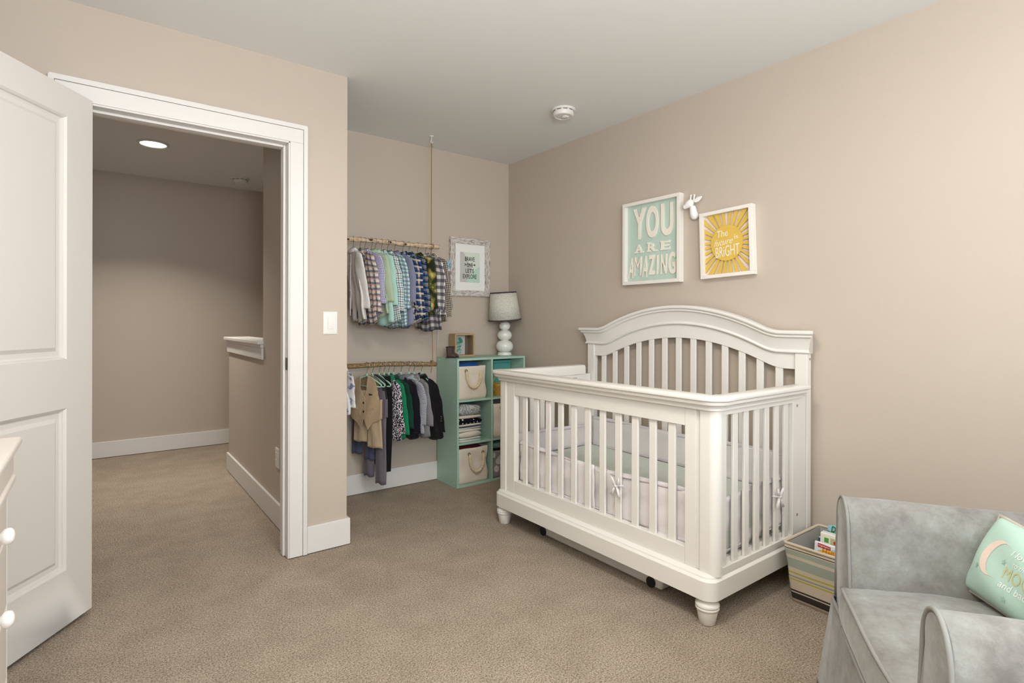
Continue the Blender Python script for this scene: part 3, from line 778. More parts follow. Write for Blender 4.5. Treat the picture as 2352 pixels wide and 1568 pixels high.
gl = NT('picture glass', .03); gl.b.inputs['Transmission Weight'].default_value = 1; gl.b.inputs['IOR'].default_value = 1.05; gl.b.inputs['Roughness'].default_value = 0
obj('glass', bm, gl.m, t)
# ================================================================== pictures on the right wall
RW = (0, 0, -pi/2)
M_frame = mat('white frame paint', 'ece7df', .4, .02)
def frame_sides(t, w, h, fw, y0, y1, m, bev=.001):
    for a in ((-w/2, w/2, h/2-fw, h/2), (-w/2, w/2, -h/2, -h/2+fw), (-w/2, -w/2+fw, -h/2+fw, h/2-fw), (w/2-fw, w/2, -h/2+fw, h/2-fw)):
        obj('frame_side', B(a[0], a[1], y0, y1, a[2], a[3]), m, t, bevel=bev)
t = thing('wall_art', 'white framed mint sign with raised letters YOU ARE AMAZING on the right wall', 'wall art', (XR, 2.121, 1.647), RW)
W_, H_ = .424, .506
frame_sides(t, W_, H_, .020, -.040, -.0005, M_frame)
M_mintboard = NT('washed mint board', .8, .2); co = M_mintboard.coord()
mp = M_mintboard.n('ShaderNodeMapping'); mp.inputs['Scale'].default_value = (60, 1, 3); M_mintboard.l(co, mp.inputs[0])
M_mintboard.color(M_mintboard.mix(M_mintboard.noise(2, 4, mp.outputs[0]), lin('b2c9bb'), lin('c6d8cd'))); M_mintboard = M_mintboard.m
obj('mint_board', B(-W_/2+.0185, W_/2-.0185, -.012, -.002, -H_/2+.0185, H_/2-.0185), M_mintboard, t)
M_letter = mat('white raised letters', 'efe8da', .6, .02)
def letter(ch, u, v, w, h, bold=0, roll=0, shear=0, base=-.0125, dep=.007, m=None, name='letter'):
    return lettering(name, ch, w, h, m or M_letter, t, (u, base, v), roll, dep, bold, shear)
# pixel layout of the sign -> frame coordinates (u right, v up)
for ch, u, w in (('Y', -.096, .098), ('O', .000, .090), ('U', .108, .086)): letter(ch, u+.002, .118, w, .190, .030)
def slab(ch, u):
    letter(ch, u, -.034, .060, .052, .030)
    bm = bmesh.new()
    for a in {'A': ((-.036, -.008, -.062, -.053), (.008, .036, -.062, -.053)), 'R': ((-.036, -.010, -.062, -.053), (.012, .038, -.062, -.053), (-.036, -.012, -.014, -.006)), 'E': ((-.036, -.022, -.062, -.053), (.026, .033, -.062, -.045), (-.036, -.022, -.014, -.006), (.026, .033, -.022, -.006))}[ch]:
        box(bm, u+a[0], u+a[1], -.0196, -.0125, a[2]+.002, a[3]+.002)
    obj('letter_serif', bm, M_letter, t)
for ch, u in (('A', -.098), ('R', .000), ('E', .098)): slab(ch, u)
for ch, u, w, v, h, ro in (('A', -.158, .042, -.148, .128, 3), ('M', -.106, .056, -.140, .118, 1), ('A', -.050, .040, -.146, .132, 3), ('Z', .000, .050, -.140, .118, 0), ('I', .042, .013, -.142, .116, 0), ('N', .088, .046, -.142, .118, 0), ('G', .146, .050, -.140, .128, -2)):
    letter(ch, u, v, w, h, {'A': .018, 'M': .0}.get(ch, .034), radians(ro), .06)
# giraffe head
g = thing('giraffe_head', 'small white ceramic giraffe head on the wall between the two framed signs', 'wall decoration', (XR, 1.838, 1.762), RW)
bm = bmesh.new()
tube(bm, [(.014, -.005, -.022), (.014, -.014, -.017), (.014, -.024, -.004), (.013, -.030, .010), (.012, -.033, .032), (.010, -.036, .050)], [.004, .022, .0235, .0200, .0175, .016], 20)
obj('neck', bm, M_ceramic_w, g, smooth=True, sub=1)
bm = bmesh.new(); tube(bm, [(.016, -.030, .066), (.008, -.033, .067), (-.004, -.037, .063), (-.016, -.041, .055), (-.025, -.044, .049), (-.032, -.046, .046), (-.037, -.047, .045), (-.040, -.048, .045)], [.007, .021, .0245, .020, .0150, .0130, .013, .005], 18)
obj('head', bm, M_ceramic_w, g, smooth=True, sub=1)
for x, y in ((-.004, -.034), (.014, -.028)):
    bm = bmesh.new(); tube(bm, [(x, y, .076), (x+.001, y, .090), (x+.003, y, .102), (x+.0035, y, .107), (x+.004, y, .111)], [.006, .0040, .0038, .0058, .003], 12); obj('horn', bm, M_ceramic_w, g, smooth=True)
bm = bmesh.new(); rings = []
for f in [i/8 for i in range(9)]:
    cx = .016+.046*f; cy = -.028+.004*f; cz = .070+.022*f; w_ = .0115*sin(pi*min(1, .12+f*.86))**.8+.001
    rings.append([(cx-.45*w_*sin(a), cy+.0035*cos(a), cz+w_*sin(a)) for a in [2*pi*k/12 for k in range(12)]])
loft(bm, rings); obj('ear', bm, M_ceramic_w, g, smooth=True)
# sun picture
t = thing('wall_art', 'white framed yellow sunburst sign reading The future is BRIGHT on the right wall', 'wall art', (XR, 1.627, 1.582), (0, radians(-1.8), -pi/2))
t.rotation_euler = (Matrix.Rotation(-pi/2, 4, 'Z') @ Matrix.Rotation(radians(-1.8), 4, 'Y')).to_euler()
W_, H_ = .302, .358
frame_sides(t, W_, H_, .0185, -.040, -.0005, M_frame)
M_pinkw = mat('pinkish white board', 'e6dad2', .8, .02); M_yel = mat('sun yellow', 'dcb851', .7, .04, 20)
obj('back_board', B(-W_/2+.017, W_/2-.017, -.010, -.002, -H_/2+.017, H_/2-.017), M_pinkw, t)
iw, ih = W_/2-.019, H_/2-.019; N = 28; rr = random.Random(4)
def edge_pt(a):
    c, s = cos(a), sin(a); k = min(iw/abs(c) if abs(c) > 1e-6 else 9, ih/abs(s) if abs(s) > 1e-6 else 9); return (c*k, s*k)
scz = .004
for k in range(N):
    a = 2*pi*(k+.5)/N; hw = radians(360/N*.27)*rr.uniform(.8, 1.25); a += rr.uniform(-.02, .02)
    poly = [(.085*cos(a-hw*.8), .085*sin(a-hw*.8)), edge_pt(a-hw), edge_pt(a+hw), (.085*cos(a+hw*.8), .085*sin(a+hw*.8))]
    e1, e2 = poly[1], poly[2]
    if abs(abs(e1[0])-iw) < 1e-6 and abs(abs(e2[1])-ih) < 1e-6 or abs(abs(e1[1])-ih) < 1e-6 and abs(abs(e2[0])-iw) < 1e-6:
        poly.insert(2, (math.copysign(iw, e1[0]), math.copysign(ih, e1[1])))
    obj('sun_ray', prism(bmesh.new(), poly, -.021, -.015, XZ), M_yel, t)
bm = prism(bmesh.new(), [(.092*cos(2*pi*i/56)*(1+.006*sin(9*2*pi*i/56)), scz*0+.094*sin(2*pi*i/56)) for i in range(56)], -.026, -.0215, XZ); sun = obj('sun_disc', bm, M_yel, t, bevel=.0006)
for s_, u, v, w_, h_, sh_, bo in (('The', -.022, .052, .062, .036, .15, -.006), ('future', -.018, .008, .110, .034, .45, -.008), ('is', .056, .026, .022, .022, .1, -.004), ('BRiGHT', .004, -.042, .140, .056, .12, -.006)):
    lettering('lettering', s_, w_, h_, M_letter, t, (u, -.0262, v), radians(-4), .0012, bo, sh_)

# ================================================================== on the back wall
t = thing('picture_frame', 'whitewashed wood frame with black lettering BRAVE ONE LETS EXPLORE on the back wall', 'picture frame', (2.291, YB, 1.582))
M_ww = NT('whitewashed wood', .75, .2); co = M_ww.coord(); mp = M_ww.n('ShaderNodeMapping'); mp.inputs['Scale'].default_value = (6, 10, 60); M_ww.l(co, mp.inputs[0])
M_ww.color(M_ww.ramp(M_ww.noise(6, 4, mp.outputs[0]), [(.40, lin('8f8782')), (.50, lin('cfc8c1')), (.6, lin('dcd6d0'))])); M_ww = M_ww.m
M_wwv = NT('whitewashed wood upright', .75, .2); co = M_wwv.coord(); mp = M_wwv.n('ShaderNodeMapping'); mp.inputs['Scale'].default_value = (60, 10, 6); M_wwv.l(co, mp.inputs[0])
M_wwv.color(M_wwv.ramp(M_wwv.noise(6, 4, mp.outputs[0]), [(.40, lin('8f8782')), (.50, lin('cfc8c1')), (.6, lin('dcd6d0'))])); M_wwv = M_wwv.m
w2, h2, fw = .181, .222, .044
def miter(pts): return prism(bmesh.new(), pts, -.024, -.0005, XZ)
for pts, m_ in (([(-w2, h2), (w2, h2), (w2-fw, h2-fw), (-w2+fw, h2-fw)], M_ww), ([(-w2, -h2), (w2, -h2), (w2-fw, -h2+fw), (-w2+fw, -h2+fw)], M_ww),
            ([(-w2, -h2), (-w2, h2), (-w2+fw, h2-fw), (-w2+fw, -h2+fw)], M_wwv), ([(w2, -h2), (w2, h2), (w2-fw, h2-fw), (w2-fw, -h2+fw)], M_wwv)):
    obj('frame_side', miter(pts), m_, t, bevel=.0015)
obj('mat_board', B(-w2+fw-.002, w2-fw+.002, -.010, -.006, -h2+fw-.002, h2-fw+.002), M_paper, t)
pw, ph = .0895, .115
pr_ = obj('print', B(-pw+.0, pw, -.0108, -.0101, -ph, ph), mat('print pale mint', 'd9e4d6', .8, .01), t)
obj('print_shape', prism(bmesh.new(), [(-pw, ph), (-pw+.03, ph), (pw*.45, -ph+.06), (-.03, -ph), (-pw, -ph)], -.0112, -.01085, XZ), mat('print grey', 'c5c4c0', .8, .01), pr_)
obj('print_shape', prism(bmesh.new(), [(pw, .015), (pw, -ph), (-.03, -ph), (.01, -.045)], -.0116, -.01125, XZ), mat('print mint', 'bcdccb', .8, .01), pr_)
M_ink = mat('black ink', '1b1b1c', .7)
for s_, v, w_ in (('BRAVE', .064, .088), ('ONE', .018, .054), ("LET'S", -.026, .076), ('EXPLORE', -.070, .124)):
    lettering('lettering', s_, w_, .033, M_ink, pr_, (-.002, -.0118, v), depth=.0004, bold=.008)
bm = bmesh.new(); prism(bm, [(-.045, .0185), (.042, .0185), (.042, .0215), (-.045, .0215)], -.0128, -.0123, XZ); prism(bm, [(.036, .012), (.052, .020), (.036, .028)], -.0128, -.0123, XZ)
prism(bm, [(-.052, .029), (-.048, .030), (-.036, .020), (-.048, .010), (-.052, .011), (-.042, .020)], -.0128, -.0123, XZ); obj('arrow', bm, M_ink, pr_)
# bear shaped baby camera with its cord
t = thing('baby_camera', 'pale blue bear shaped baby camera on a white mount left of the wood frame', 'camera', (2.060, YB-.062, 1.575))
M_blue = mat('pale blue plastic', '9cc3cf', .35, .02)
def ell(c, r, n=20, m=14):
    bm = bmesh.new(); bmesh.ops.create_uvsphere(bm, u_segments=n, v_segments=m, radius=1)
    for v in bm.verts: v.co = Vector((c[0]+v.co.x*r[0], c[1]+v.co.y*r[1], c[2]+v.co.z*r[2]))
    return bm
obj('head', ell((0, 0, .012), (.030, .028, .027)), M_blue, t, smooth=True)
for s in (-1, 1): obj('ear', ell((s*.022, 0, .036), (.009, .007, .009), 12, 8), M_blue, t, smooth=True)
obj('body', ell((0, .002, -.024), (.026, .022, .020)), M_blue, t, smooth=True)
obj('muzzle', ell((0, -.024, .004), (.011, .008, .008), 14, 8), M_blue, t, smooth=True)
bm = ell((0, -.0315, .008), (.004, .003, .003), 10, 6); obj('nose', bm, M_dark, t, smooth=True)
for s in (-1, 1): obj('eye', ell((s*.011, -.0255, .018), (.0028, .0022, .0028), 10, 6), M_dark, t, smooth=True)
obj('belly', ell((0, -.010, -.034), (.020, .016, .009), 14, 8), M_plastic, t, smooth=True)
bm = bmesh.new(); tube(bm, [(-.026, .012, .020), (-.040, .022, .022), (-.042, .050, .018), (-.042, .0615, .016)], [.010, .014, .013, .013], 14); obj('mount', bm, M_plastic, t, smooth=True)
bm = bmesh.new(); tube(bm, [(-.040, .045, .006), (-.040, .052, -.10), (-.038, .054, -.22), (-.030, .054, -.34), (-.046, .054, -.44), (-.052, .050, -.55), (-.060, .045, -.66)], .0022, 6); obj('cord', bm, M_plastic, t, smooth=True)

t = thing('power_cord', 'thin white cord looping low on the back wall beside the green shelf', 'cord', (1.95, YB, .43))
bm = bmesh.new(); tube(bm, [(.048, -.006, .14), (.044, -.006, .04), (.030, -.010, -.010), (.000, -.014, -.045), (-.030, -.012, -.050), (-.060, -.008, -.020), (-.080, -.006, .040), (-.084, -.006, .12)], .0026, 6); obj('cable', bm, M_plastic, t, smooth=True)
# ================================================================== hanging rods
YR = 3.346
M_birch = NT('pale birch branch', .8, .2); co = M_birch.coord(); mp = M_birch.n('ShaderNodeMapping'); mp.inputs['Scale'].default_value = (7, 30, 30); M_birch.l(co, mp.inputs[0])
M_birch.color(M_birch.ramp(M_birch.noise(4, 5, mp.outputs[0]), [(.30, lin('5a4232')), (.40, lin('b08f70')), (.52, lin('cdb79b')), (.7, lin('d9c8b0'))])); M_birch.bump(M_birch.noise(30, 4), .5, .003); M_birch = M_birch.m
M_bark = NT('brown bark branch', .85, .2); co = M_bark.coord(); mp = M_bark.n('ShaderNodeMapping'); mp.inputs['Scale'].default_value = (20, 30, 30); M_bark.l(co, mp.inputs[0])
M_bark.color(M_bark.ramp(M_bark.noise(5, 5, mp.outputs[0]), [(.30, lin('5a4836')), (.5, lin('85704f')), (.72, lin('a38c68'))])); M_bark.bump(M_bark.noise(60, 4), .7, .004); M_bark = M_bark.m
def branch(x0, x1, zf, r0, seed, n=46):
    r = random.Random(seed); pts = []; rs = []; ph = [r.uniform(0, 6) for _ in range(4)]
    for i in range(n+1):
        x = x0+(x1-x0)*i/n; pts.append((x, .003*sin(x*9+ph[0])+.0015*sin(x*31+ph[1]), zf(x)+.0022*sin(x*11+ph[2])))
        rs.append(r0*(1+.05*sin(x*40+ph[3])+.04*r.uniform(-1, 1)))
    return tube(bmesh.new(), pts, rs, 14)
rod1 = thing('clothes_rod', 'pale birch branch rod holding the upper row of small shirts', 'clothes rod', (1.5, YR, 1.680))
obj('branch', branch(-.455, .388, lambda x: 0, .0148, 3), M_birch, rod1, smooth=True)
for x, dz in ((-.11, .004), (.02, .002), (.13, -.002), (-.26, -.004)):
    bm = ell((x, -.011, dz), (.014, .006, .007), 12, 8); obj('knot', bm, mat('dark knot', '4a3626', .9), rod1, smooth=True)
rod2 = thing('clothes_rod', 'brown bark branch rod holding the lower row of dark clothes', 'clothes rod', (1.5, YR, .884))
r2z = lambda x: .006-.016*(x+.45)/.83+.003*sin(x*6+1.5)
obj('branch', branch(-.455, .369, r2z, .0155, 9), M_bark, rod2, smooth=True)
hk = thing('ceiling_hook', 'white screw hook in the ceiling above the end of the upper branch', 'hook', (1.831, YR, H))
obj('base', lathe(bmesh.new(), [(.001, 0), (.016, 0), (.016, -.004), (.007, -.008), (.001, -.008)], 20), M_plastic, hk, smooth=True)
bm = bmesh.new(); tube(bm, [(0, 0, -.006), (0, 0, -.030), (-.006, 0, -.040), (0, 0, -.050), (.009, 0, -.044), (.010, 0, -.036)], .0035, 8); obj('shank', bm, M_plastic, hk, smooth=True)
tw = thing('twine_cord', 'jute twine running from the ceiling hook down to the two branches', 'cord', (1.831, YR, 1.69))
def twist(bm, p0, p1, r, turns):
    p0, p1 = Vector(p0), Vector(p1); n = int(turns*6)
    for k in range(2):
        pts = [p0.lerp(p1, i/n)+Vector((cos(i/n*turns*2*pi+k*pi), sin(i/n*turns*2*pi+k*pi), 0))*r*.55 for i in range(n+1)]; tube(bm, pts, r*.62, 5)
bm = bmesh.new(); twist(bm, (0, 0, .012), (0, 0, .706), .0034, 34); obj('upper_strand', bm, M_twine, tw, smooth=True)
bm = bmesh.new(); twist(bm, (0, .0, -.03), (.012, 0, -.795), .0032, 36); obj('lower_strand', bm, M_twine, tw, smooth=True)
bm = bmesh.new()
for dx in (-.004, .003, .009): tube(bm, [(dx+.002*sin(a), .0180*cos(a), -.010+.0180*sin(a)) for a in [2*pi*i/18 for i in range(18)]], .0028, 6, closed=True)
obj('wrap', bm, M_twine, tw, smooth=True)
bm = bmesh.new()
for dx in (.004, .012): tube(bm, [(dx, .0190*cos(a), -.812+.0190*sin(a)) for a in [2*pi*i/18 for i in range(18)]], .0028, 6, closed=True)
tube(bm, [(.004, -.012, -.825), (-.004, -.014, -.85), (-.008, -.012, -.875)], .0025, 6); tube(bm, [(0, 0, .70), (.006, 0, .68), (.012, 0, .672)], .0022, 6)
obj('knot_ends', bm, M_twine, tw, smooth=True)

# ================================================================== hangers and clothes
def hanger(x, zr, label, rot=0, m=None, zhook=.0, w=.122, group=None, rr=.0150):
    t = thing('clothes_hanger', label, 'hanger', (x, YR, zr), (0, 0, rot), group)
    bm = bmesh.new(); R = rr+.004
    pts = [(0, R*cos(a), R*sin(a)) for a in [radians(d) for d in range(-25, 200, 15)]]
    pts = [(0, -p[1], p[2]) for p in pts]
    pts = list(reversed(pts))
    # from the free end over the branch and down to the neck
    pts += [(0, -R*.75, -.012), (0, -.006, -.024), (0, 0, -.034), (0, 0, -.060)]
    tube(bm, pts, .0016, 6); obj('hook', bm, M_chrome, t, smooth=True)
    bm = bmesh.new(); p = []
    for i in range(25):
        y = -w+2*w*i/24; p.append((0, y, -.066-.050*(abs(y)/w)**1.25))
    top = [(0, y, z) for _, y, z in p]
    tube(bm, [(0, -w+.004, -.130), (0, -w-.001, -.124)]+top+[(0, w+.001, -.124), (0, w-.004, -.130)], [.003, .004]+[.0052]*25+[.004, .003], 8)
    tube(bm, [(0, -w+.004, -.130), (0, 0, -.133), (0, w-.004, -.130)], .0038, 8)
    bm2 = bm; tube(bm2, [(0, 0, -.050), (0, 0, -.066)], .005, 8); obj('body', bm2, m or M_mint, t, smooth=True)
    return t
def garment(name, label, cat, x, zr, m, Lg=.44, W=.135, sl=.30, rot=0, seed=0, thick=.016, collar=None, sw_=.040, swing=0, cuffs=False, tail=.02, placket=None, group=None, sleeve_m=None, dy=0, bottom_flare=1.03, lean=0, buttons=None, turn=.42, drop=0):
    t = thing(name, label, cat, (x, YR+dy, zr), (0, 0, rot), group); r = random.Random(seed); ph = [r.uniform(0, 6.3) for _ in range(9)]
    z0 = -.060-drop; NR = 26; NA = 44; rings = []
    def halfw(s):
        if s < .045: return .034+(W*.93-.034)*(s/.045)**.9
        f = (s-.045)/(Lg-.045); return W*(.93-.05*sin(pi*min(1, f*1.4)))+(W*(bottom_flare-.93))*f
    for j in range(NR+1):
        s = Lg*(j/NR)**1.15; f = s/Lg; hw = halfw(s); th = thick*(.55+.45*min(1, s/.05))*(1+.25*f); ring = []
        for k in range(NA):
            a = 2*pi*k/NA; ca, sa = cos(a), sin(a); y = hw*(abs(ca)**.85)*(1 if ca >= 0 else -1); xx = th*(abs(sa)**.8)*(1 if sa >= 0 else -1)
            fold = min(1, s/.10)*.0062*(sin(y*62+ph[0]+s*3)+.7*sin(y*33+ph[1]-s*5))+.0025*sin(s*40+ph[2]+y*20)
            zz = z0-s-(.028*(y/W)**2 if s < .045 else .028*(y/W)**2*max(0, 1-(s-.045)/.08))-(tail*(1-(y/W)**2)*f**6)+.006*f*sin(y*45+ph[3])
            ring.append((xx+fold+swing*s*s*2+lean*s, y, zz))
        rings.append(ring)
    bm = bmesh.new(); loft_uv(bm, rings)
    obj('body', bm, m, t, smooth=True, solid=.0022)
    if sl:
        for sgn in (-1, 1):
            rg = []; n2 = 20
            for j in range(n2+1):
                f = j/n2; s = sl*f
                y = sgn*(W*.86+.012*sin(min(1, f*2)*pi/2)+.006*sin(f*5+ph[4])); z = z0-.030-s; xo = .004*sin(f*6+ph[5]+sgn)+swing*s*s*2+lean*s+(.010*f if sgn < 0 else -.006*f)
                ry = (sw_*(1-.28*f))*(1 if not cuffs or f < .88 else .86); rx = .0125*(1-.15*f)
                if j == 0: ry *= .6; rx *= .5
                ring = []
                for k in range(20):
                    a = 2*pi*k/20; wr = 1+.10*sin(3*a+ph[6]+f*14)+.06*sin(2*a-f*23+ph[7])
                    ax_ = rx*wr*sin(a); ay_ = ry*cos(a)*(1+.05*sin(f*19+ph[8])); tw_ = turn*min(1, f*3) if sgn < 0 else 0
                    ring.append((xo+ax_*cos(tw_)-ay_*sin(tw_), y+ay_*cos(tw_)+ax_*sin(tw_), z+.010*cos(a)*sgn*-1*(1 if f < .3 else .3)))
                rg.append(ring)
            bm = bmesh.new(); loft_uv(bm, rg, .004*sgn); so = obj('sleeve', bm, sleeve_m or m, t, smooth=True, solid=.002)
            if cuffs:
                y = sgn*(W*.86+.010); zc = z0-.030-sl; xo = swing*sl*sl*2+lean*sl+(.010 if sgn < 0 else -.006); bm = bmesh.new(); rg = []
                for zz, k_ in ((.030, 1.0), (.012, 1.05), (-.004, 1.03)):
                    tw_ = turn if sgn < 0 else 0; rg.append([(xo+.0135*k_*sin(a)*cos(tw_)-sw_*.70*k_*cos(a)*sin(tw_), y+sw_*.70*k_*cos(a)*cos(tw_)+.0135*k_*sin(a)*sin(tw_), zc+zz) for a in [2*pi*k/20 for k in range(20)]])
                loft_uv(bm, rg, .002); obj('cuff', bm, sleeve_m or m, t, smooth=True, solid=.002)
                bm = ell((xo+.013, y-sgn*.0-.012, zc+.012), (.002, .004, .004), 8, 6); obj('cuff_button', bm, M_plastic, t)
    if collar is not None:
        bm = bmesh.new(); rg = []
        for zz, k_, kx in ((-.074-drop, 1.15, 1.2), (-.056-drop, 1.0, 1.0), (-.050-drop, 1.02, 1.05), (-.066-drop, 1.45, 1.5), (-.082-drop, 1.62, 1.6)):
            rg.append([(.018*kx*sin(a)+lean*.02, .036*k_*cos(a), zz-.008*abs(sin(a))) for a in [2*pi*k/28 for k in range(28)]])
        loft_uv(bm, rg, .003); obj('collar', bm, collar or m, t, smooth=True, solid=.0018)
    if placket:
        bm = bmesh.new(); pts = [(-thick*1.12+.002*sin(i), .004, -.078-i*(Lg-.04)/12) for i in range(13)]
        tube(bm, pts, .003, 6); obj('placket', bm, placket, t, smooth=True)
        for i in range(6): obj('button', ell((-thick*1.12-.004, .004, -.10-i*.055), (.002, .004, .004), 8, 6), M_plastic, t)
    return t
Z1 = 1.680; G1 = 'hangers on the upper branch'; G2 = 'hangers on the lower branch'
CW = 'ecebe8'
P = {
 'white': fabric('white cotton', 'dedad6'),
 'peach_plaid': plaid('navy and peach plaid', 'd6cdc4', vs=((.036, .013, 0, '3c4a5e', .8), (.036, .004, .6, 'c98f78', .7)), hs=((.036, .013, 0, '3c4a5e', .75), (.036, .005, .6, 'c98f78', .8))),
 'purple': plaid('purple gingham', 'e4e2ec', vs=((.0095, .0048, 0, '554b8c', .62),), hs=((.0095, .0048, 0, '554b8c', .62),)),
 'sage': fabric('sage cotton', 'aebd9e'), 'mint': fabric('mint cotton', 'acd0c4'),
 'window': plaid('teal windowpane', 'e0dcda', vs=((.030, .0035, 0, '2f96a0', .95), (.030, .0035, .5, '23232b', .95)), hs=((.030, .0035, .1, '23232b', .95), (.030, .0035, .6, '2f96a0', .95))),
 'teal': plaid('teal navy check', 'dfe3e2', vs=((.013, .0045, 0, '2a8a8e', .75), (.026, .0045, .75, '23305a', .85)), hs=((.013, .0045, 0, '2a8a8e', .65), (.026, .0045, .75, '23305a', .85))),
 'pin': plaid('navy pinstripe', '8f92a6', vs=((.0042, .0016, 0, '3f4664', .7),)),
 'bluey': plaid('blue yellow plaid', '33568a', vs=((.044, .014, 0, '1d2d55', .8), (.044, .003, .45, 'e2c06a', .9), (.044, .008, .65, 'd8cfc0', .7)), hs=((.044, .014, 0, '1c2a52', .7), (.044, .003, .45, 'e2c06a', .9), (.044, .009, .65, 'd8cfc0', .65))),
 'blueo': plaid('deep blue plaid', '1f4a72', vs=((.040, .012, 0, '16223f', .8), (.040, .003, .5, 'c98a68', .85), (.040, .003, .7, '7fb0b0', .8)), hs=((.040, .012, .1, '16223f', .8), (.040, .003, .5, 'c98a68', .85), (.040, .003, .75, '7fb0b0', .8))),
 'camo': None,
 'buffalo': plaid('navy buffalo check', 'd9d3d0', vs=((.046, .023, 0, '252639', .62),), hs=((.046, .023, 0, '22233a', .72),)),
 'blackg': plaid('black small check', 'd8cdbb', vs=((.0125, .0072, 0, '201a1c', .75),), hs=((.0125, .0072, 0, '201a1c', .75),)),
}
cm = NT('olive camo', .9, .1); nz = cm.noise(17, 1); cm.color(cm.ramp(nz, [(.40, lin('2f3422')), (.47, lin('5d5f30')), (.56, lin('9a8d4c')), (.66, lin('c6b876'))])); cm.t.nodes['Color Ramp'].color_ramp.interpolation = 'CONSTANT' if 'Color Ramp' in cm.t.nodes else 'LINEAR'; P['camo'] = cm.m
rows = [ # x, material, name, label, length, sleeve, rotation, halfwidth
 (1.279, 'white', 'shirt', 'plain white long sleeved shirt, leftmost on the upper branch', .44, .345, -0.12, .135),
 (1.324, 'peach_plaid', 'shirt', 'cream navy and peach plaid shirt next to the plain white one', .46, .36, 0.1, .135),
 (1.355, 'purple', 'shirt', 'purple and white gingham shirt on the upper branch', .40, .31, 0.16, .135),
 (1.399, 'sage', 'shirt', 'plain sage green shirt on the upper branch', .41, .30, 0.2, .130),
 (1.425, 'mint', 'shirt', 'plain mint green shirt on the upper branch', .46, .32, 0.22, .138),
 (1.467, 'window', 'shirt', 'white shirt with teal and black windowpane lines on the upper branch', .45, .355, 0.2, .135),
 (1.509, 'teal', 'shirt', 'teal navy and white small check shirt on the upper branch', .48, .34, 0.22, .142),
 (1.558, 'pin', 'shirt', 'grey blue pinstripe shirt on the upper branch', .48, .30, 0.2, .140),
 (1.617, 'bluey', 'shirt', 'blue plaid shirt with yellow lines on the upper branch', .45, .385, 0.18, .138),
 (1.662, 'blueo', 'shirt', 'deep blue plaid shirt with orange lines on the upper branch', .44, .36, 0.18, .135),
 (1.726, 'camo', 'shirt', 'olive camouflage shirt between the deep blue plaid and the buffalo check', .40, .33, 0.15, .125),
 (1.786, 'buffalo', 'shirt', 'navy and white buffalo check shirt with large squares', .50, .375, 0.14, .140),
 (1.828, 'blackg', 'shirt', 'black and cream small check shirt, rightmost on the upper branch', .45, .39, 0.12, .145)]
for i, (x, k, nm, lb, Lg, sl, ro, W) in enumerate(rows):
    short = lb.split(' shirt')[0]
    hanger(x, Z1, 'chrome hooked sage hanger carrying the '+short+' shirt', ro, M_mintd if i not in (5, 10) else M_mint, group=G1)
    garment(nm, lb, 'shirt', x, Z1, P[k], Lg, W, sl, ro, 20+i, thick=.0125, collar=P[k], sw_=.050, cuffs=(i in (1, 2, 6, 8, 9, 11, 12)), placket=P[k], group='shirts on the upper branch', lean=.10 if i < 11 else .06)

# lower row
def zr2(x): return .884+r2z(x-1.5)
Z2s = [(1.371, .40, 'chrome hooked mint hanger carrying the tan waistcoat'), (1.409, .26, 'chrome hooked mint hanger carrying the grey waistcoat'), (1.454, .2, 'chrome hooked mint hanger carrying the long black trousers'),
       (1.487, .16, 'chrome hooked mint hanger carrying the speckled sweater'), (1.520, .15, 'chrome hooked mint hanger carrying the bright green cardigan'), (1.554, .14, 'chrome hooked mint hanger carrying the dark green cardigan'),
       (1.607, .12, 'chrome hooked mint hanger carrying the black pullover'), (1.664, .1, 'chrome hooked mint hanger carrying the thin striped top'), (1.702, .1, 'chrome hooked mint hanger carrying the plain grey top'), (1.758, .1, 'chrome hooked mint hanger carrying the black blazer')]
for x, ro, lb in Z2s: hanger(x, zr2(x)-.001, lb, ro, M_mint, group=G2, rr=.0160, w=.122 if ro > .17 else .098)
M_tan = fabric('tan suiting', 'b39c7e', var=.04); M_tan2 = fabric('tan trousers', 'b8a386', var=.04); M_tanl = fabric('tan lining', '96805f')
M_gs = fabric('grey suiting', '65606a', var=.06); M_gs2 = fabric('grey trousers', '6d6870', var=.06); M_gsl = fabric('grey lining', '3f3c44')
M_blk = fabric('black wool', '121114', var=.2); M_btn = mat('dark button', '33271e', .35)
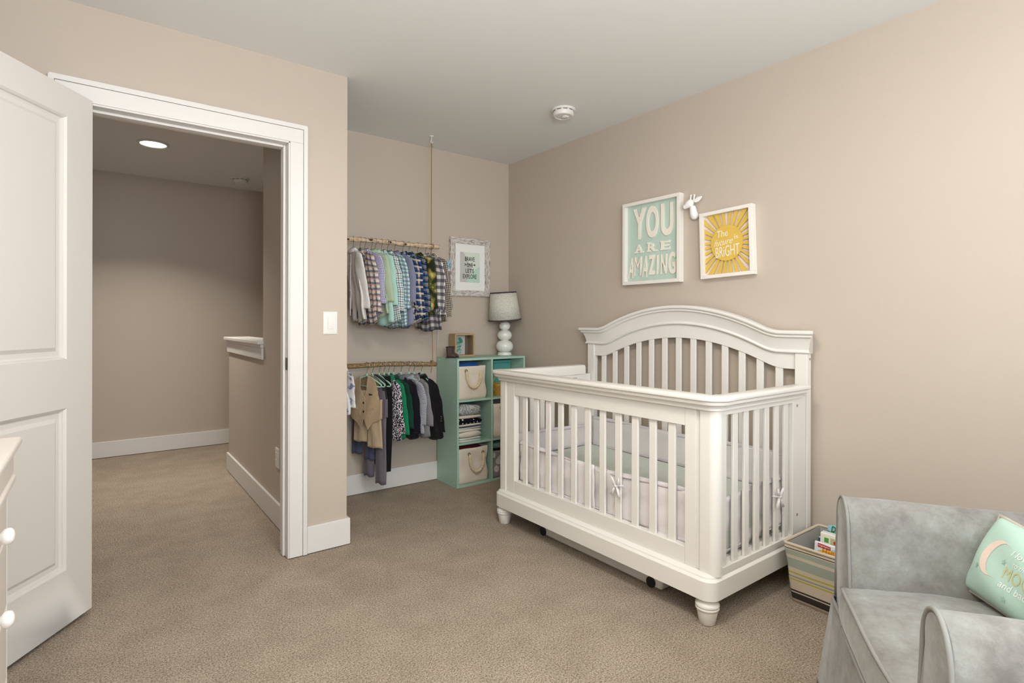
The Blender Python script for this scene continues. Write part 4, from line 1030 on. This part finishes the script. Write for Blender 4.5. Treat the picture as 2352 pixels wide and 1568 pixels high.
def vest(x, ro, label, m, ml, zr, w=.120, Lg=.36, points=True, swing=0):
    t = thing('waistcoat', label, 'waistcoat', (x, YR, zr), (0, 0, ro)); z0 = -.060; th = .014
    def panel(poly, xo, mm, name, curve=0):
        bm = bmesh.new()
        # dense panel so it can bulge and crease
        prism(bm, poly, xo, xo+.0035, lambda u, v, h: (h, u, v))
        bmesh.ops.triangulate(bm, faces=bm.faces[:])
        for _ in range(3): bmesh.ops.subdivide_edges(bm, edges=[e for e in bm.edges if e.calc_length() > .028], cuts=1, use_grid_fill=False); bmesh.ops.triangulate(bm, faces=bm.faces[:])
        for v in bm.verts:
            y, z = v.co.y, v.co.z; b = cos(min(1, abs(y)/(w*1.15))*pi/2); v.co.x += (-.016*b+.003*sin(y*55+z*20)+.002*sin(z*60+y*30)) if curve else .010*b*0+.002*sin(y*40)
        return obj(name, bm, mm, t, smooth=False)
    S = -1                                                # the front faces -x (towards the room)
    l = [(-.030, z0-.004), (-.080, z0-.030), (-.092, z0-.045), (-.085, z0-.085), (-.088, z0-.125), (-w+.004, z0-.150), (-w, z0-.24), (-w-.004, z0-Lg+.07), (-.060, z0-Lg+.055-.012), (-.030, z0-Lg-.0), (-.002, z0-Lg+.060), (.006, z0-Lg+.09), (.006, z0-.150), (-.018, z0-.09)]
    r = [(-u, v) for u, v in l]; r = [(u+.006 if abs(u) < .02 else u, v) for u, v in r]
    panel(l, -.010, m, 'front_panel', 1); panel([(u-.010 if abs(u) < .02 else u, v) for u, v in r], -.0145, m, 'front_panel', 1)
    bk = [(-.030, z0-.004), (-.080, z0-.030), (-.092, z0-.045), (-.085, z0-.085), (-.088, z0-.125), (-w, z0-.150), (-w-.003, z0-Lg+.07), (w+.003, z0-Lg+.07), (w, z0-.150), (.088, z0-.125), (.085, z0-.085), (.092, z0-.045), (.080, z0-.030), (.030, z0-.004), (0, z0-.012)]
    panel(bk, .010, ml, 'back_panel')
    for s in (-1, 1):                                      # side seams close the sides
        bm = bmesh.new(); g = []
        for j in range(9):
            z = z0-.150-(Lg-.22)*j/8; yy = s*(w+.002)
            g.append([(-.010, yy, z), (.0, yy+s*.004, z), (.012, yy, z)])
        loft(bm, g, closed=False, caps=False); obj('side_panel', bm, m, t, smooth=True, solid=.002)
    for i in range(3): obj('button', ell((-.030, .0, z0-.175-i*.055), (.003, .0075, .0075), 12, 8), M_btn, t)
    for s, zz in ((-1, -.205), (1, -.205)):
        bm = bmesh.new(); prism(bm, [(s*.030, z0+zz-.004), (s*.082, z0+zz+.006), (s*.082, z0+zz-.008), (s*.030, z0+zz-.018)], -.0285, -.0245, lambda u, v, h: (h+.010*(abs(u)/.1)**2, u, v)); obj('pocket_flap', bm, m, t)
    bm = bmesh.new(); prism(bm, [(-.070, z0-.118), (-.040, z0-.115), (-.040, z0-.125), (-.070, z0-.128)], -.0285, -.0255, lambda u, v, h: (h+.004, u, v)); obj('pocket_flap', bm, M_btn, t)
    return t
def trousers(label, x, ro, zr, m, z_top, z_bot, w=.075, hip=.115, leg=.042, fold=0, seed=1, dy=0, split=.09, flare=1.0, cat='trousers'):
    t = thing('trousers', label, cat, (x, YR+dy, zr), (0, 0, ro)); r = random.Random(seed); ph = [r.uniform(0, 6) for _ in range(5)]
    bm = bmesh.new(); rg = []
    for j in range(7):
        f = j/6; z = z_top-split*f; hw = w+(hip-w)*min(1, f*1.3); rg.append([(.016*sin(a)+.004*sin(hw*cos(a)*70+ph[0]), hw*cos(a), z) for a in [2*pi*k/32 for k in range(32)]])
    loft(bm, rg, caps=False); obj('waist', bm, m, t, smooth=True, solid=.002)
    for s in (-1, 1):
        bm = bmesh.new(); rg = []; zs = z_top-split+.004
        for j in range(17):
            f = j/16; z = zs+(z_bot-zs)*f+(.012*s*f); lw = (hip*.5)*(1-f)+leg*flare*f if f < 1 else leg*flare; cy = s*(hip*.5+.004+.008*f)
            ring = []
            for k in range(24):
                a = 2*pi*k/24; cr = (abs(cos(a))**.8)*(1 if cos(a) >= 0 else -1)
                ring.append((.013*sin(a)*(1+.15*sin(f*9+ph[1]))+.004*sin(cr*5+f*4+ph[2])+.006*f*s, cy+lw*cr, z+.004*sin(cr*4+ph[3])*f))
            rg.append(ring)
        loft(bm, rg, caps=False); obj('leg', bm, m, t, smooth=True, solid=.002)
        bm = bmesh.new(); tube(bm, [(-.016+.006*f*s, s*(hip*.5+.004+.008*f), zs+(z_bot-zs)*f+.01*s*f) for f in [i/12 for i in range(13)]], .0014, 5); obj('crease', bm, m, t, smooth=True)
    return t
zz = zr2(1.371)
vest(1.371, .42, 'tan buttoned waistcoat, leftmost suit piece on the lower branch', M_tan, M_tanl, zz, w=.118, Lg=.345)
trousers('tan folded trousers hanging under the tan waistcoat', 1.380, .42, zz, M_tan2, -.16, -.505, w=.085, hip=.108, leg=.058, seed=3, dy=.004, split=.12, flare=1.0)
zz = zr2(1.409)
vest(1.418, .26, 'grey waistcoat just right of the tan one on the lower branch', M_gs, M_gsl, zz, w=.120, Lg=.335)
trousers('long grey trousers hanging lowest on the lower branch', 1.424, .26, zz, M_gs2, -.16, -.735, w=.085, hip=.110, leg=.044, seed=4, dy=-.004, split=.12)
trousers('long black trousers partly hidden behind the grey ones', 1.466, .2, zr2(1.454), M_blk, -.068, -.660, w=.10, hip=.115, leg=.046, seed=5, split=.14)
trousers('slate blue trouser legs showing behind the tan trousers', 1.392, .42, zz, fabric('slate trousers', '4c5266'), -.17, -.600, w=.085, hip=.100, leg=.038, seed=6, dy=.100, split=.12)
spk = NT('speckled knit', 1, .1); nz = spk.noise(120, 2); spk.color(spk.ramp(nz, [(.42, lin('17161b')), (.50, lin('5c5866')), (.56, lin('ddd6dc'))])); spk.bump(nz, .6, .004)
stripe = plaid('thin stripes', 'c9c9d0', hs=((.0085, .0042, 0, '33364a', .85),))
low_rows = [
 (1.487, spk.m, 'sweater', 'black and white speckled knit sweater on the lower branch', 'sweater', .40, .33, .16, .140, None),
 (1.520, fabric('bright green knit', '117a52'), 'cardigan', 'bright green cardigan next to the speckled sweater', 'cardigan', .40, .34, .15, .136, None),
 (1.554, fabric('dark green knit', '0c3a2c'), 'cardigan', 'dark green cardigan between the bright green and the black knitwear', 'cardigan', .37, .30, .14, .140, None),
 (1.607, fabric('black navy knit', '10101c'), 'sweater', 'black navy pullover on the lower branch left of the striped top', 'sweater', .40, .34, .12, .140, fabric('grey collar', '6d7078')),
 (1.664, stripe, 'striped_top', 'thin striped navy and white top on the lower branch', 'top', .38, .29, .1, .130, stripe),
 (1.702, fabric('grey jersey', '7f7d80'), 'grey_top', 'plain grey top between the striped top and the black blazer', 'top', .40, .30, .1, .130, None),
 (1.758, M_blk, 'blazer', 'black velvet blazer, rightmost on the lower branch', 'blazer', .42, .345, .1, .142, M_blk)]
for i, (x, m, nm, lb, ct, Lg, sl, ro, W, co_) in enumerate(low_rows):
    g_ = garment(nm, lb, ct, x, zr2(x), m, Lg, W, sl, ro, 60+i, thick=.013 if nm != 'blazer' else .018, drop=.011, collar=co_ if co_ else m, sw_=.043 if nm != 'blazer' else .050, group=None, lean=.08 if nm != 'blazer' else .16, bottom_flare=1.02 if nm != 'blazer' else 1.12)
    if nm == 'blazer':
        for j in range(3): obj('sleeve_button', ell((.16*.30+.010-.012, -.165, -.37+j*.014), (.004, .003, .003), 8, 6), M_chrome, g_)
        for j in range(2): obj('front_button', ell((-.022+.16*.25, -.02, -.29-j*.05), (.003, .005, .005), 8, 6), M_btn, g_)
wp = NT('white printed muslin', .95, .1); nz = wp.noise(24, 4); wp.color(wp.ramp(nz, [(.40, lin('7d86a0')), (.46, lin('d9d8dc')), (.6, lin('e8e6e4'))]))
hanger(1.218, zr2(1.218), 'chrome hooked mint hanger carrying the white printed top', -.1, M_mint, group=G2, rr=.0160)
garment('printed_top', 'white printed muslin top peeking out beside the doorway wall', 'top', 1.218, zr2(1.218)+.052, wp.m, .27, .130, .20, -.05, 77, thick=.016, collar=wp.m, sw_=.045)

# ================================================================== striped fabric bin with books
M_line = NT('striped canvas', .95, .1); sp = M_line.n('ShaderNodeSeparateXYZ'); M_line.l(M_line.coord(), sp.inputs[0])
col = lin('c4b7a3'); z_ = sp.outputs['Z']
for a, b, c in ((.0, .014, 'c9bda9'), (.014, .040, '3b3532'), (.045, .052, '3b3532'), (.093, .099, 'a9a648'), (.105, .111, '8d8f8c'), (.121, .128, 'a9a648'), (.145, .184, '98a093'), (.197, .218, '9aa396'), (.222, .2255, '2f2a2a')):
    f = M_line.math('MULTIPLY', M_line.math('GREATER_THAN', z_, a), M_line.math('LESS_THAN', z_, b)); col = M_line.mix(f, col, lin(c))
M_line.color(col); M_line.bump(M_line.noise(300, 2), .3, .002)
t = thing('book_bin', 'beige striped fabric bin full of books between the crib and the armchair', 'storage bin', (2.462, .962, 0))
t.location.z = .0008
bx, by, bh = .322, .385, .243
bm = soft_box(bx, by, bh, None, 31, .86, .0012, n=10); obj('body', bm, M_line.m, t, smooth=True)
M_lin2 = mat('grey bin lining', 'a3a19c', .95, .05, 20, .2, 300)
bm = bmesh.new(); rings = []
for k, z, i_ in ((.865, .010, .0155), (1, bh-.002, .0150)):
    w_, d_ = bx/2*k-i_, by/2*k-i_; rings.append([(-w_, -d_, z), (w_, -d_, z), (w_, d_, z), (-w_, d_, z)])
vr = [[bm.verts.new(p) for p in r_] for r_ in rings]
for i in range(4): bm.faces.new((vr[0][i], vr[0][(i+1) % 4], vr[1][(i+1) % 4], vr[1][i]))
obj('lining', bm, M_lin2, t)
bm = bmesh.new(); c_ = .014; pts = []
for sx, sy, a0 in ((1, -1, -90), (1, 1, 0), (-1, 1, 90), (-1, -1, 180)):
    for q in range(5):
        a = radians(a0+22.5*q); pts.append((sx*(bx/2-c_-.002)+c_*cos(a), sy*(by/2-c_-.002)+c_*sin(a), bh))
tube(bm, pts, .0062, 8, closed=True); obj('rim_binding', bm, mat('beige binding', 'c6b9a6', .9), t, smooth=True)
def book(label, cx, cy, z0, w, h, th, col, rz=0, tilt=0, rounded=.004, name='book'):
    b = thing(name, label, 'book', (cx, cy, z0), (tilt, 0, rz), 'books in the striped bin')
    obj('cover', B(-w/2, w/2, -th/2, th/2, 0, h), mat('book '+col, col, .4), b, bevel=rounded)
    obj('pages', B(-w/2-.0005+.003, w/2+.0008, -th/2+.002, th/2-.002, .003, h+.0008), M_paper, b)
    return b
# covers face the crib corner; local -y is the cover
RZ = radians(-90)
M_red = mat('red print', 'c02a33', .5); M_orange = mat('orange print', 'e08a1e', .5); M_ypr = mat('yellow print', 'e9c54a', .5); M_bpr = mat('blue print', '2f7fc0', .5); M_gpr = mat('green print', '4f9a3f', .5); M_lb = mat('light blue print', '9fd0e6', .5); M_olive = mat('pale olive print', 'b9bb8c', .5)
b1 = book('board book with a red banner and orange Hello title, nearest in the striped bin', 2.408, 1.004, .052, .155, .190, .010, 'e9eef0', RZ, radians(-6))
cz = .0062
obj('picture', prism(bmesh.new(), [(-.062, .10), (.072, .10), (.072, .165), (.0, .176), (-.062, .158)], -cz, -.0052, XZ), M_lb, b1)
obj('picture', prism(bmesh.new(), [(-.05+.028*cos(a)*2.2+.05, .148+.022*sin(a)) for a in [2*pi*k/24 for k in range(24)]], -cz-.0006, -cz-.0001, XZ), M_ypr, b1)
obj('banner', prism(bmesh.new(), [(-.062, .172), (-.012, .169), (-.012, .183), (-.062, .187)], -cz-.0012, -cz-.0007, XZ), M_red, b1)
lettering('lettering', 'Highlights', .044, .008, M_paper, b1, (-.037, -cz-.0013, .1778), radians(3), .0004)
lettering('lettering', 'Hello', .062, .021, mat('deep orange print', 'd9741a', .5), b1, (-.012, -cz-.0008, .158), radians(4), .0006, .02)
b2 = book('cream board book with coloured letters and a small red heart in the striped bin', 2.468, .998, .044, .170, .222, .018, 'ece6d6', RZ, radians(-5), .005)
obj('picture', prism(bmesh.new(), [(-.042, .09), (.078, .09), (.078, .208), (-.042, .208)], -.0105, -.0092, XZ), M_olive, b2)
for i, m_ in enumerate((M_gpr, M_bpr, M_red)): obj('picture', prism(bmesh.new(), [(-.066, .186-.028*i), (-.049, .186-.028*i), (-.049, .205-.028*i), (-.066, .205-.028*i)], -.0105, -.0092, XZ), m_, b2)
hp = [(.012*.95*(16*sin(a)**3)/16-.018, .190+.012*(13*cos(a)-5*cos(2*a)-2*cos(3*a)-cos(4*a))/16) for a in [2*pi*k/28 for k in range(28)]]
obj('heart', prism(bmesh.new(), hp, -.0116, -.0107, XZ), M_red, b2)
for i, (c_, m_) in enumerate((('S', M_bpr), ('E', M_orange), ('U', M_red), ('S', M_gpr), ('S', M_bpr))): lettering('letter', c_, .015, .024, m_, b2, (-.022+.0195*i, -.0107, .160), depth=.0008, bold=.03)
b3 = book('thin bright blue board book just behind the cream one in the striped bin', 2.487, .998, .040, .172, .226, .010, '2a8fc6', RZ, radians(-4))
b4 = book('green animal book with wavy top edge at the back of the striped bin', 2.555, 1.014, .028, .150, .225, .014, '5aa83c', RZ, radians(-3), .004)
obj('picture', prism(bmesh.new(), [(-.073, .21), (-.072, .245), (-.04, .254), (-.01, .246), (.02, .254), (.055, .246), (.072, .236), (.072, .21)], -.0068, .0068, XZ), M_lb, b4)
obj('picture', prism(bmesh.new(), [(-.072, .19), (.072, .19), (.072, .212), (.02, .222), (-.03, .214), (-.072, .226)], -.0090, -.0076, XZ), M_gpr, b4)
lettering('lettering', 'Dear', .055, .026, mat('dark green print', '2f7a34', .5), b4, (-.030, -.0095, .236), 0, .0008, .02, .2)
b5 = book('dark blue book lying behind the cream board book on the crib side', 2.515, 1.010, .040, .19, .190, .014, '2c5f93', RZ, 0)

# ================================================================== armchair
CHR = math.atan2(.56, .83)
ch = thing('armchair', 'grey green suede armchair with skirt in the lower right foreground', 'armchair', (1.4725, .510, 0), (0, 0, CHR))
sd_ = NT('grey green suede', .95, .15); n1 = sd_.noise(8.5, 7, rough=.72); n2_ = sd_.noise(700, 2)
sd_.color(sd_.ramp(n1, [(.32, lin('74726e')), (.45, lin('86847f')), (.58, lin('93948f')), (.72, lin('a5aaa9'))])); sd_.bump(n2_, .3, .0015); sd_.b.inputs['Sheen Weight'].default_value = .35; sd_.b.inputs['Sheen Roughness'].default_value = .4
M_suede = sd_.m; M_pipe = mat('suede piping', '8e8d89', .95, .08, 20)
def arm(cx, inner):
    """rounded arm: arch cross section run from the front back; the front face carries piping"""
    hw = .062; top = .652
    def arch(k=1, ins=0, dz=0):
        pts = []
        for i in range(25):
            a = pi*i/24; pts.append((cx+(hw-ins)*cos(a)*k, (top-.085-ins*.2)+(.085-ins)*sin(a)+dz))
        return [(cx+(hw+.028-ins)*k, .29)]+[(cx+(hw+.014-ins)*k, .45)]+pts+[(cx-(hw+.014-ins)*k, .45), (cx-(hw+.028-ins)*k, .29)]
    rings = []
    for y, ins in ((.004, .006), (0, .0), (-.10, -.002), (-.25, 0), (-.45, 0), (-.62, 0)):
        rings.append([(u, y+.003*sin(v*30+u*20), v) for u, v in arch(1, ins)])
    bm = bmesh.new(); loft(bm, rings); a_ = obj('arm', bm, M_suede, ch, smooth=True, bevel=.003)
    pts = [(u, .003, v) for u, v in arch()[0:]]
    bm = bmesh.new(); tube(bm, [(p[0], p[1], p[2]) for p in pts], .0048, 8); obj('arm_piping', bm, M_pipe, a_, smooth=True)
arm(.337, -1); arm(-.337, 1)
# seat cushion, front edge bowed and piped
def seat():
    bm = bmesh.new(); nx, ny = 22, 20; g = []
    def P_(u, v):
        x = -.262+.524*u; y = .018-.03*(2*u-1)**2*.6-.60*v+.018; e = min(u, 1-u)*2; z = .428+.036*(1-(2*u-1)**2)*(1-.5*abs(2*v-.9))-.010*max(0, 1-v*9)
        z += .003*sin(x*17+y*9)+.0025*sin(y*25)
        return (x, y, z)
    for i in range(nx+1): g.append([bm.verts.new(P_(i/nx, j/ny)) for j in range(ny+1)])
    for i in range(nx):
        for j in range(ny): bm.faces.new((g[i][j], g[i+1][j], g[i+1][j+1], g[i][j+1]))
    lows = []
    for i in range(nx+1):
        p = g[i][0].co; lows.append([bm.verts.new((p.x, p.y+.010*sin(pi*k/5)+.0, p.z-.022*k)) for k in range(1, 6)])
    for i in range(nx):
        bm.faces.new((g[i][0], lows[i][0], lows[i+1][0], g[i+1][0]))
        for k in range(4): bm.faces.new((lows[i][k], lows[i][k+1], lows[i+1][k+1], lows[i+1][k]))
    return bm, [tuple(g[i][0].co) for i in range(nx+1)]
bm, fe = seat(); cu = obj('seat_cushion', bm, M_suede, ch, smooth=True, solid=.004)
bm = bmesh.new(); tube(bm, [(p[0], p[1]+.003, p[2]-.001) for p in fe], .0048, 8); obj('cushion_piping', bm, M_pipe, cu, smooth=True)
bm = bmesh.new(); tube(bm, [(p[0], p[1]+.002, p[2]-.112) for p in fe], .0055, 8); obj('cushion_piping', bm, M_pipe, cu, smooth=True)
obj('seat_base', B(-.30, .30, -.60, .005, .16, .325), M_suede, ch, bevel=.01)
# skirt: flares to the floor round front and sides
def skirt():
    bm = bmesh.new(); path = []
    X, Yf, Yb = .425, .012, -.66
    for i in range(15): path.append((X, Yb+(Yf-Yb)*i/14))
    for i in range(1, 24): path.append((X-2*X*i/24, Yf))
    for i in range(15): path.append((-X, Yf+(Yb-Yf)*i/14))
    rg = []
    for i, (x, y) in enumerate(path):
        nx = 1 if i < 14 else (-1 if i > 37 else 0); ny = 1 if 14 <= i <= 38 else 0
        if i in (14, 38): nx = 1 if i == 14 else -1
        row = []
        for k in range(9):
            f = k/8; o = .034*f+.007*f*sin(i*1.9)+.003*f*sin(i*.7+1)
            row.append((x+nx*o, y+ny*o, .318*(1-f)+.0012+.003*sin(i*.8)*(1-f)))
        rg.append(row)
    loft(bm, rg, closed=False, caps=False); return bm
sk = obj('skirt', skirt(), M_suede, ch, smooth=True, solid=.003)
bm = bmesh.new(); tube(bm, [(.425, -.66, .320), (.425, -.3, .320), (.425, .010, .320), (.40, .016, .320), (0, .020, .320), (-.40, .016, .320), (-.425, .010, .320), (-.425, -.66, .320)], .0055, 8); obj('skirt_piping', bm, M_pipe, sk, smooth=True)
bm = bmesh.new(); prism(bm, [(-.56, .20), (-.70, .20), (-.80, .55), (-.84, .95), (-.79, .985), (-.71, .96), (-.62, .50)], -.31, .31, lambda u, v, h: (h, u, v)); obj('backrest', bm, M_suede, ch, bevel=.03, seg=4)
# mint cushion leaning on the arm and back
A_ = Vector((.292, -.292, .446)); ex = Vector((-.965, -.20, -.02)).normalized(); up = Vector((-.10, -.42, .90)); up = (up-ex*up.dot(ex)).normalized(); nn_ = up.cross(ex).normalized()
if nn_.y < 0: nn_ = -nn_
Rm = Matrix((ex, -nn_, up)).transposed().to_4x4()
Mw = Matrix.Translation((1.4725, .510, 0)) @ Matrix.Rotation(CHR, 4, 'Z')
PW, PH = .40, .215
cw = Mw @ (A_+ex*PW/2+up*PH/2+nn_*.022)
pl = tag(empty('throw_pillow', cw, (Mw.to_3x3().to_4x4() @ Rm).to_euler()), 'mint throw pillow with a moon and lettering leaning in the armchair', 'pillow')
def pillow_bm(w, h, t_, n=26):
    bm = bmesh.new(); gs = []
    for s in (-1, 1):
        g = []
        for i in range(n+1):
            row = []
            for j in range(n+1):
                u = -1+2*i/n; v = -1+2*j/n; k = max(0, (1-abs(u)**2.6)*(1-abs(v)**2.6)); pin = 1-.05*(1-abs(v)**2)*abs(u)**3; pin2 = 1-.05*(1-abs(u)**2)*abs(v)**3
                row.append(bm.verts.new((u*w/2*pin, s*(t_/2)*k**.5*(1+.05*sin(u*6+v*5)), v*h/2*pin2)))
            g.append(row)
        gs.append(g)
        for i in range(n):
            for j in range(n): bm.faces.new((g[i][j], g[i+1][j], g[i+1][j+1], g[i][j+1]))
    bmesh.ops.remove_doubles(bm, verts=bm.verts[:], dist=1e-5); return bm
TH = .125
obj('cushion_cover', pillow_bm(PW, PH, TH), fabric('mint pillow cotton', 'b4d2c4', var=.04), pl, smooth=True)
bm = bmesh.new(); e_ = []
for s0, s1, fixed in (((-1, 1), 'u', -1), ((-1, 1), 'v', 1), ((1, -1), 'u', 1), ((1, -1), 'v', -1)):
    for i in range(16):
        q = s0[0]+(s0[1]-s0[0])*i/16
        u, v = (q, fixed) if s1 == 'u' else (fixed, q)
        e_.append((u*PW/2*(1-.05*(1-v*v)*abs(u)**3), 0, v*PH/2*(1-.05*(1-u*u)*abs(v)**3)))
tube(bm, [(p[0]*.992, p[1], p[2]*.99) for p in e_], .0050, 8, closed=True); obj('piping', bm, mat('beige piping', 'c2b9ab', .9), pl, smooth=True)
def on_pillow(bm, m, name):
    for v in bm.verts:
        u_, v_ = max(-1, min(1, v.co.x/(PW/2))), max(-1, min(1, v.co.z/(PH/2))); k = max(0, (1-abs(u_)**2.6)*(1-abs(v_)**2.6)); d = v.co.y
        v.co.y = -(TH/2)*k**.5*(1+.05*sin(u_*6+v_*5))-.0008+d
    return obj(name, bm, m, pl)
M_pk = mat('pale peach print', 'e8d3c4', .8); M_gold = mat('gold print', 'c9c489', .7); M_wp = mat('white print', 'e6efe8', .8); M_star = mat('grey green star print', '9fbcae', .8)
mo = []
for i in range(25): a = radians(70+220*i/24); mo.append((-.085+.042*cos(a), .010+.047*sin(a)))
for i in range(25): a = radians(290-220*i/24); mo.append((-.066+.041*cos(a)*.86, .010+.0475*sin(a)*.93))
def strip_moon():
    bm = bmesh.new(); n = 25
    o_ = [bm.verts.new((x, 0, z)) for x, z in mo[:n]]; i_ = [bm.verts.new((x, 0, z)) for x, z in reversed(mo[n:])]
    for k in range(n-1): bm.faces.new((o_[k], o_[k+1], i_[k+1], i_[k]))
    return bm
on_pillow(strip_moon(), M_pk, 'moon_print')
def ptext(s, u, v, w, h, m, bold=0, shear=0):
    bm = text_bm(s, w, h, .0, bold, lambda a, b, n: (a+u, -.0 if n == 0 else -.0, b+v), shear)
    bmesh.ops.remove_doubles(bm, verts=bm.verts[:], dist=1e-6)
    for v_ in bm.verts: v_.co.y = 0
    return on_pillow(bm, m, 'lettering')
ptext('I love you', .012, .040, .105, .018, M_wp, .01, .2); ptext('to the', .0, .019, .045, .012, M_wp, .01, .2); ptext('MOON', .016, -.008, .112, .030, M_gold, 0); ptext('and back', .008, -.036, .095, .017, M_wp, .01, .2)
for u, v in ((.03, .070), (-.052, .012), (-.125, -.03), (-.015, -.066), (.12, .045)):
    bm = bmesh.new(); vs_ = [bm.verts.new((u+(.009 if k % 2 == 0 else .0035)*sin(pi*k/5), 0, v+(.009 if k % 2 == 0 else .0035)*cos(pi*k/5))) for k in range(10)]; bm.faces.new(vs_); on_pillow(bm, M_star, 'star_print')

# ================================================================== dresser at the left edge
dx1, dy1 = -.183, 1.905; dx0 = XL+.02; dy0 = .72
dr = thing('dresser', 'white painted dresser with round knobs at the left edge of the view', 'dresser', ((dx0+dx1)/2, (dy0+dy1)/2, 0))
DC = Vector(((dx0+dx1)/2, (dy0+dy1)/2, 0))
M_dr = mat('white dresser paint', 'e4ddd6', .38, .02)
def dpart(name, bm, m=None, parent=None, **k):
    for v in bm.verts: v.co -= DC
    return obj(name, bm, m or M_dr, parent or dr, **k)
dpart('carcass', B(dx0, dx1-.020, dy0+.012, dy1-.004, .06, .745), bevel=.002)
dpart('side_panel', B(dx0, dx1, dy1-.0035, dy1+.0, .0, .748), bevel=.0015)
dpart('plinth', B(dx0+.01, dx1-.012, dy0, dy1-.006, 0, .059), bevel=.002)
dpart('top_board', B(dx0-.0, dx1+.016, dy0-.01, dy1+.012, .7485, .768), bevel=.007, seg=3)
dpart('changing_tray', B(dx0-.0, dx1+.010, dy0-.006, dy1+.02, .7685, .838), bevel=.003)
dpart('tray_top', B(dx0-.0, dx1+.026, dy0-.01, dy1+.036, .8385, .860), bevel=.008, seg=3)
for r_, (z0_, z1_) in enumerate(((.625, .742), (.440, .612), (.255, .427), (.070, .242))):
    for (a, b) in ((1.33, 1.893), (.745, 1.318)):
        dw = dpart('drawer', B(dx1-.0185, dx1, a, b, z0_, z1_), bevel=.004)
        ky = 1.600 if a > 1 else 1.03; kz = (.700, .521, .341, .156)[r_]
        bm = bmesh.new()
        pk = [(.0005, .012), (.004, .011), (.008, .0075), (.016, .0070), (.020, .011), (.024, .0165), (.030, .0180), (.036, .0165), (.040, .012), (.042, .004)]
        tube(bm, [(dx1+q[0], ky, kz) for q in pk], [q[1] for q in pk], 24)
        for v in bm.verts: v.co -= DC
        obj('knob', bm, M_ceramic_w, dw, smooth=True)
